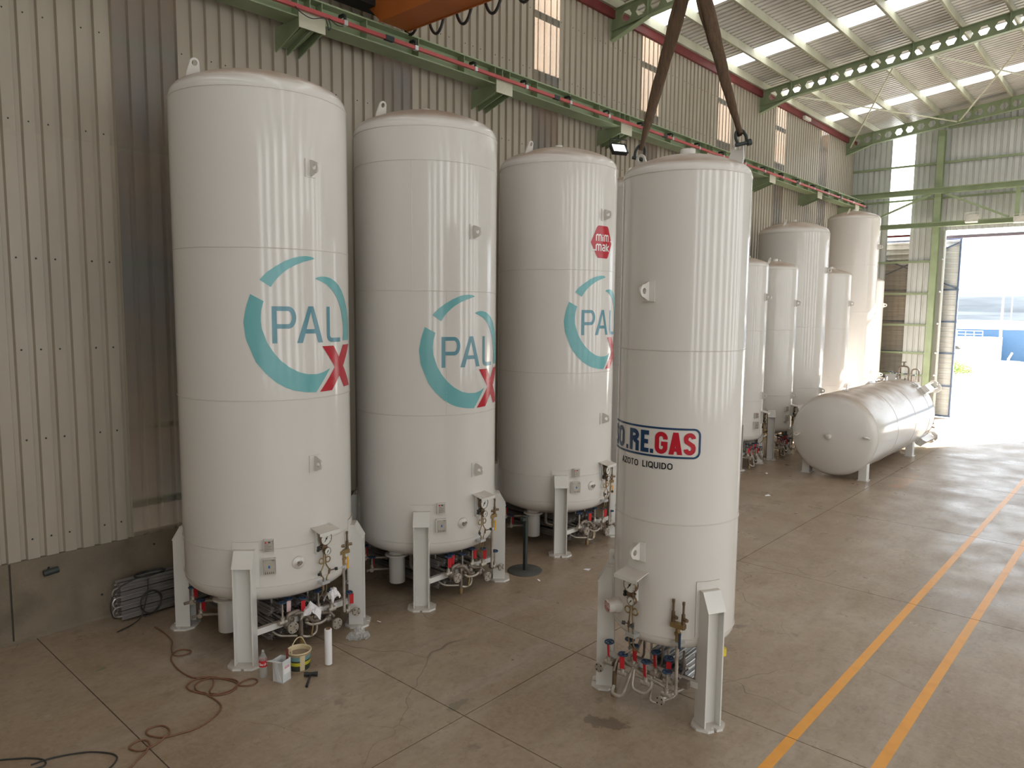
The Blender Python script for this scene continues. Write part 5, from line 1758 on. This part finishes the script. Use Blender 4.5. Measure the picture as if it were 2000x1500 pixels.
# ------------------------------------------------------------------ outside
yard = MB().bx(-90, 120, YE + .45, 63, -.3, -.01).build('yard_ground', 'outside_ground')
tag(yard, 'sunlit pale yard beyond the doorway', 'ground', kind='structure')
field = MB().bx(-400, 400, 63, 420, -1.5, -1.2).build('far_ground', 'dirt_bank')
tag(field, 'far pale ground beyond the yard', 'ground', kind='structure')
vs, fs = [], []
nx = 90
for j, (y, z) in enumerate(((62, -.02), (64, .25), (67, .55), (71, .7), (76, .4), (84, -.5))):
    for i in range(nx + 1):
        x = -60 + i * 1.2
        vs.append((x, y + .4 * noise.noise((x * .3, y, 0)), z + (.3 * noise.noise((x * .35, y * .4, 3)) if 0 < j < 5 else 0)))
for j in range(5):
    for i in range(nx): fs.append((j * (nx + 1) + i, j * (nx + 1) + i + 1, (j + 1) * (nx + 1) + i + 1, (j + 1) * (nx + 1) + i))
bank = MB().add(vs, fs, True).build('dirt_bank', 'dirt_bank')
tag(bank, 'pale stony bank at the edge of the yard', 'ground', kind='structure')
t = thing('warehouse', 'long blue-clad building with white parapet beyond the yard', 'building', (0, 82, 0))
MB().bx(-45, 40, 0, 12, -1.3, 3.0).build('blue_wall', 'blue_cladding', t)
MB().bx(-45.2, 40.2, -.15, 12.2, 3.0, 3.75).build('parapet', 'white_render', t)
t = thing('white_hut', 'white block building with roof railing before the blue building', 'building', (0, 76, 0))
MB().bx(-17, -11.45, 0, 4, -1, 2.35).build('hut_wall', 'white_render', t)
for z in (2.65, 2.95): MB().cyl((-17, .1, z), (-12.4, .1, z), .035, n=6).build('railing_bar', 'white_render', t)
for i in range(8): MB().cyl((-17 + i * .657, .1, 2.35), (-17 + i * .657, .1, 2.97), .03, n=6).build('railing_post', 'white_render', t)
def lamppost(x, y, h, label, double):
    t = thing('lamp_post', label, 'lamp post', (x, y, -.3))
    MB().cyl((0, 0, 0), (0, 0, h), .13, .06, n=10).build('pole', 'galvanised', t)
    if double:
        for s in (-1, 1):
            MB().tube(catmull([(0, 0, h - .1), (s * .5, 0, h + .15), (s * 1.1, 0, h + .3)], 4), .05, 6).build('arm', 'galvanised', t)
            MB().box((s * 1.3, 0, h + .3), (.7, .25, .12)).build('lamp_head', 'white_render', t)
    else:
        MB().tube(catmull([(0, 0, h - .1), (.25, 0, h + .5), (1.0, 0, h + .75)], 4), .05, 6).build('arm', 'galvanised', t)
        MB().box((1.3, 0, h + .77), (.7, .25, .12)).build('lamp_head', 'white_render', t)
lamppost(-9.6, 66, 7.2, 'tall lamp post in front of the blue building', False)
lamppost(-20.5, 150, 11.5, 'distant double-armed lamp post beyond the blue roof', True)
def fpost(x, y, h, lean, label):
    t = thing('fence_post', label, 'post', (x, y, 0), 0, 'fence posts along the bank')
    MB().bar((0, 0, 0), (0, 0, h), .13, .13).build('post_shaft', 'white_render', t)
    MB().bar((0, 0, h - .05), (lean, 0, h + .4), .12, .12).build('post_arm', 'white_render', t)
fpost(-8.6, 63.2, 1.3, .2, 'white fence post with bent top right of the lamp post')
fpost(-10.2, 62.6, 1.0, .1, 'short fence post left of the lamp post')
t = thing('bush', 'green bush at the left edge of the yard bank', 'bush', (-12.0, 63.2, 0))
b = MB()
random.seed(3)
for i in range(900):
    a, rr_, zz = random.random() * 2 * PI, random.random() ** .5, random.random()
    p = Vector((rr_ * 1.2 * math.cos(a), rr_ * .8 * math.sin(a), zz * 1.1 * (1 - .5 * rr_)))
    s = random.uniform(.05, .11)
    d1 = Vector((random.uniform(-1, 1), random.uniform(-1, 1), random.uniform(-1, 1))).normalized() * s
    d2 = d1.orthogonal().normalized() * s * .5
    b.add([p - d1, p + d2, p + d1, p - d2], [(0, 1, 2, 3)])
tag(b.build('foliage', 'leaf_green', t), kind='stuff')
for i in range(6): MB().cyl((0, 0, 0), (.6 * math.cos(i), .4 * math.sin(i), .8), .03, .01, n=5).build('stem', 'trunk_grey', t)
t = thing('waste_bin', 'grey bin with dark lid by the white block building', 'bin', (-14.1, 74.5, .3))
MB().lathe([(.001, 0), (.35, 0), (.42, 1.1), (.001, 1.1)], 14).build('bin_body', 'galvanised', t)
MB().lathe([(.46, 1.1), (.4, 1.3), (.001, 1.36)], 14).build('bin_lid', 'plate_grey', t)
def ridge(name, y, base, amp, mat, label, sc):
    vs, fs = [], []
    n = 120
    for i in range(n + 1):
        x = -330 + i * 5.5
        h = base + amp * noise.noise((x * sc, y, 0)) + amp * .3 * noise.noise((x * sc * 5, y, 4))
        vs += [(x, y, -2), (x, y + 35, h * .55), (x, y + 80, h), (x, y + 150, h * .6)]
    for i in range(n):
        for k in range(3): fs.append((4 * i + k, 4 * i + 4 + k, 4 * i + 5 + k, 4 * i + 1 + k))
    o = MB().add(vs, fs, True).build(name, mat)
    tag(o, label, 'hill', kind='structure')
ridge('near_hill', 170, 5.0, 1.2, 'hill_near', 'pale hazy slope beyond the blue building', .012)
ridge('far_hill', 300, 11.5, 2.5, 'hill_haze', 'pale blue hazy hill on the horizon', .008)
road = MB().bx(-300, 300, 150, 164, 2.4, 2.6).build('road_embankment', 'asphalt_far')
tag(road, 'distant road embankment crossing behind the blue roof', 'road', kind='structure')
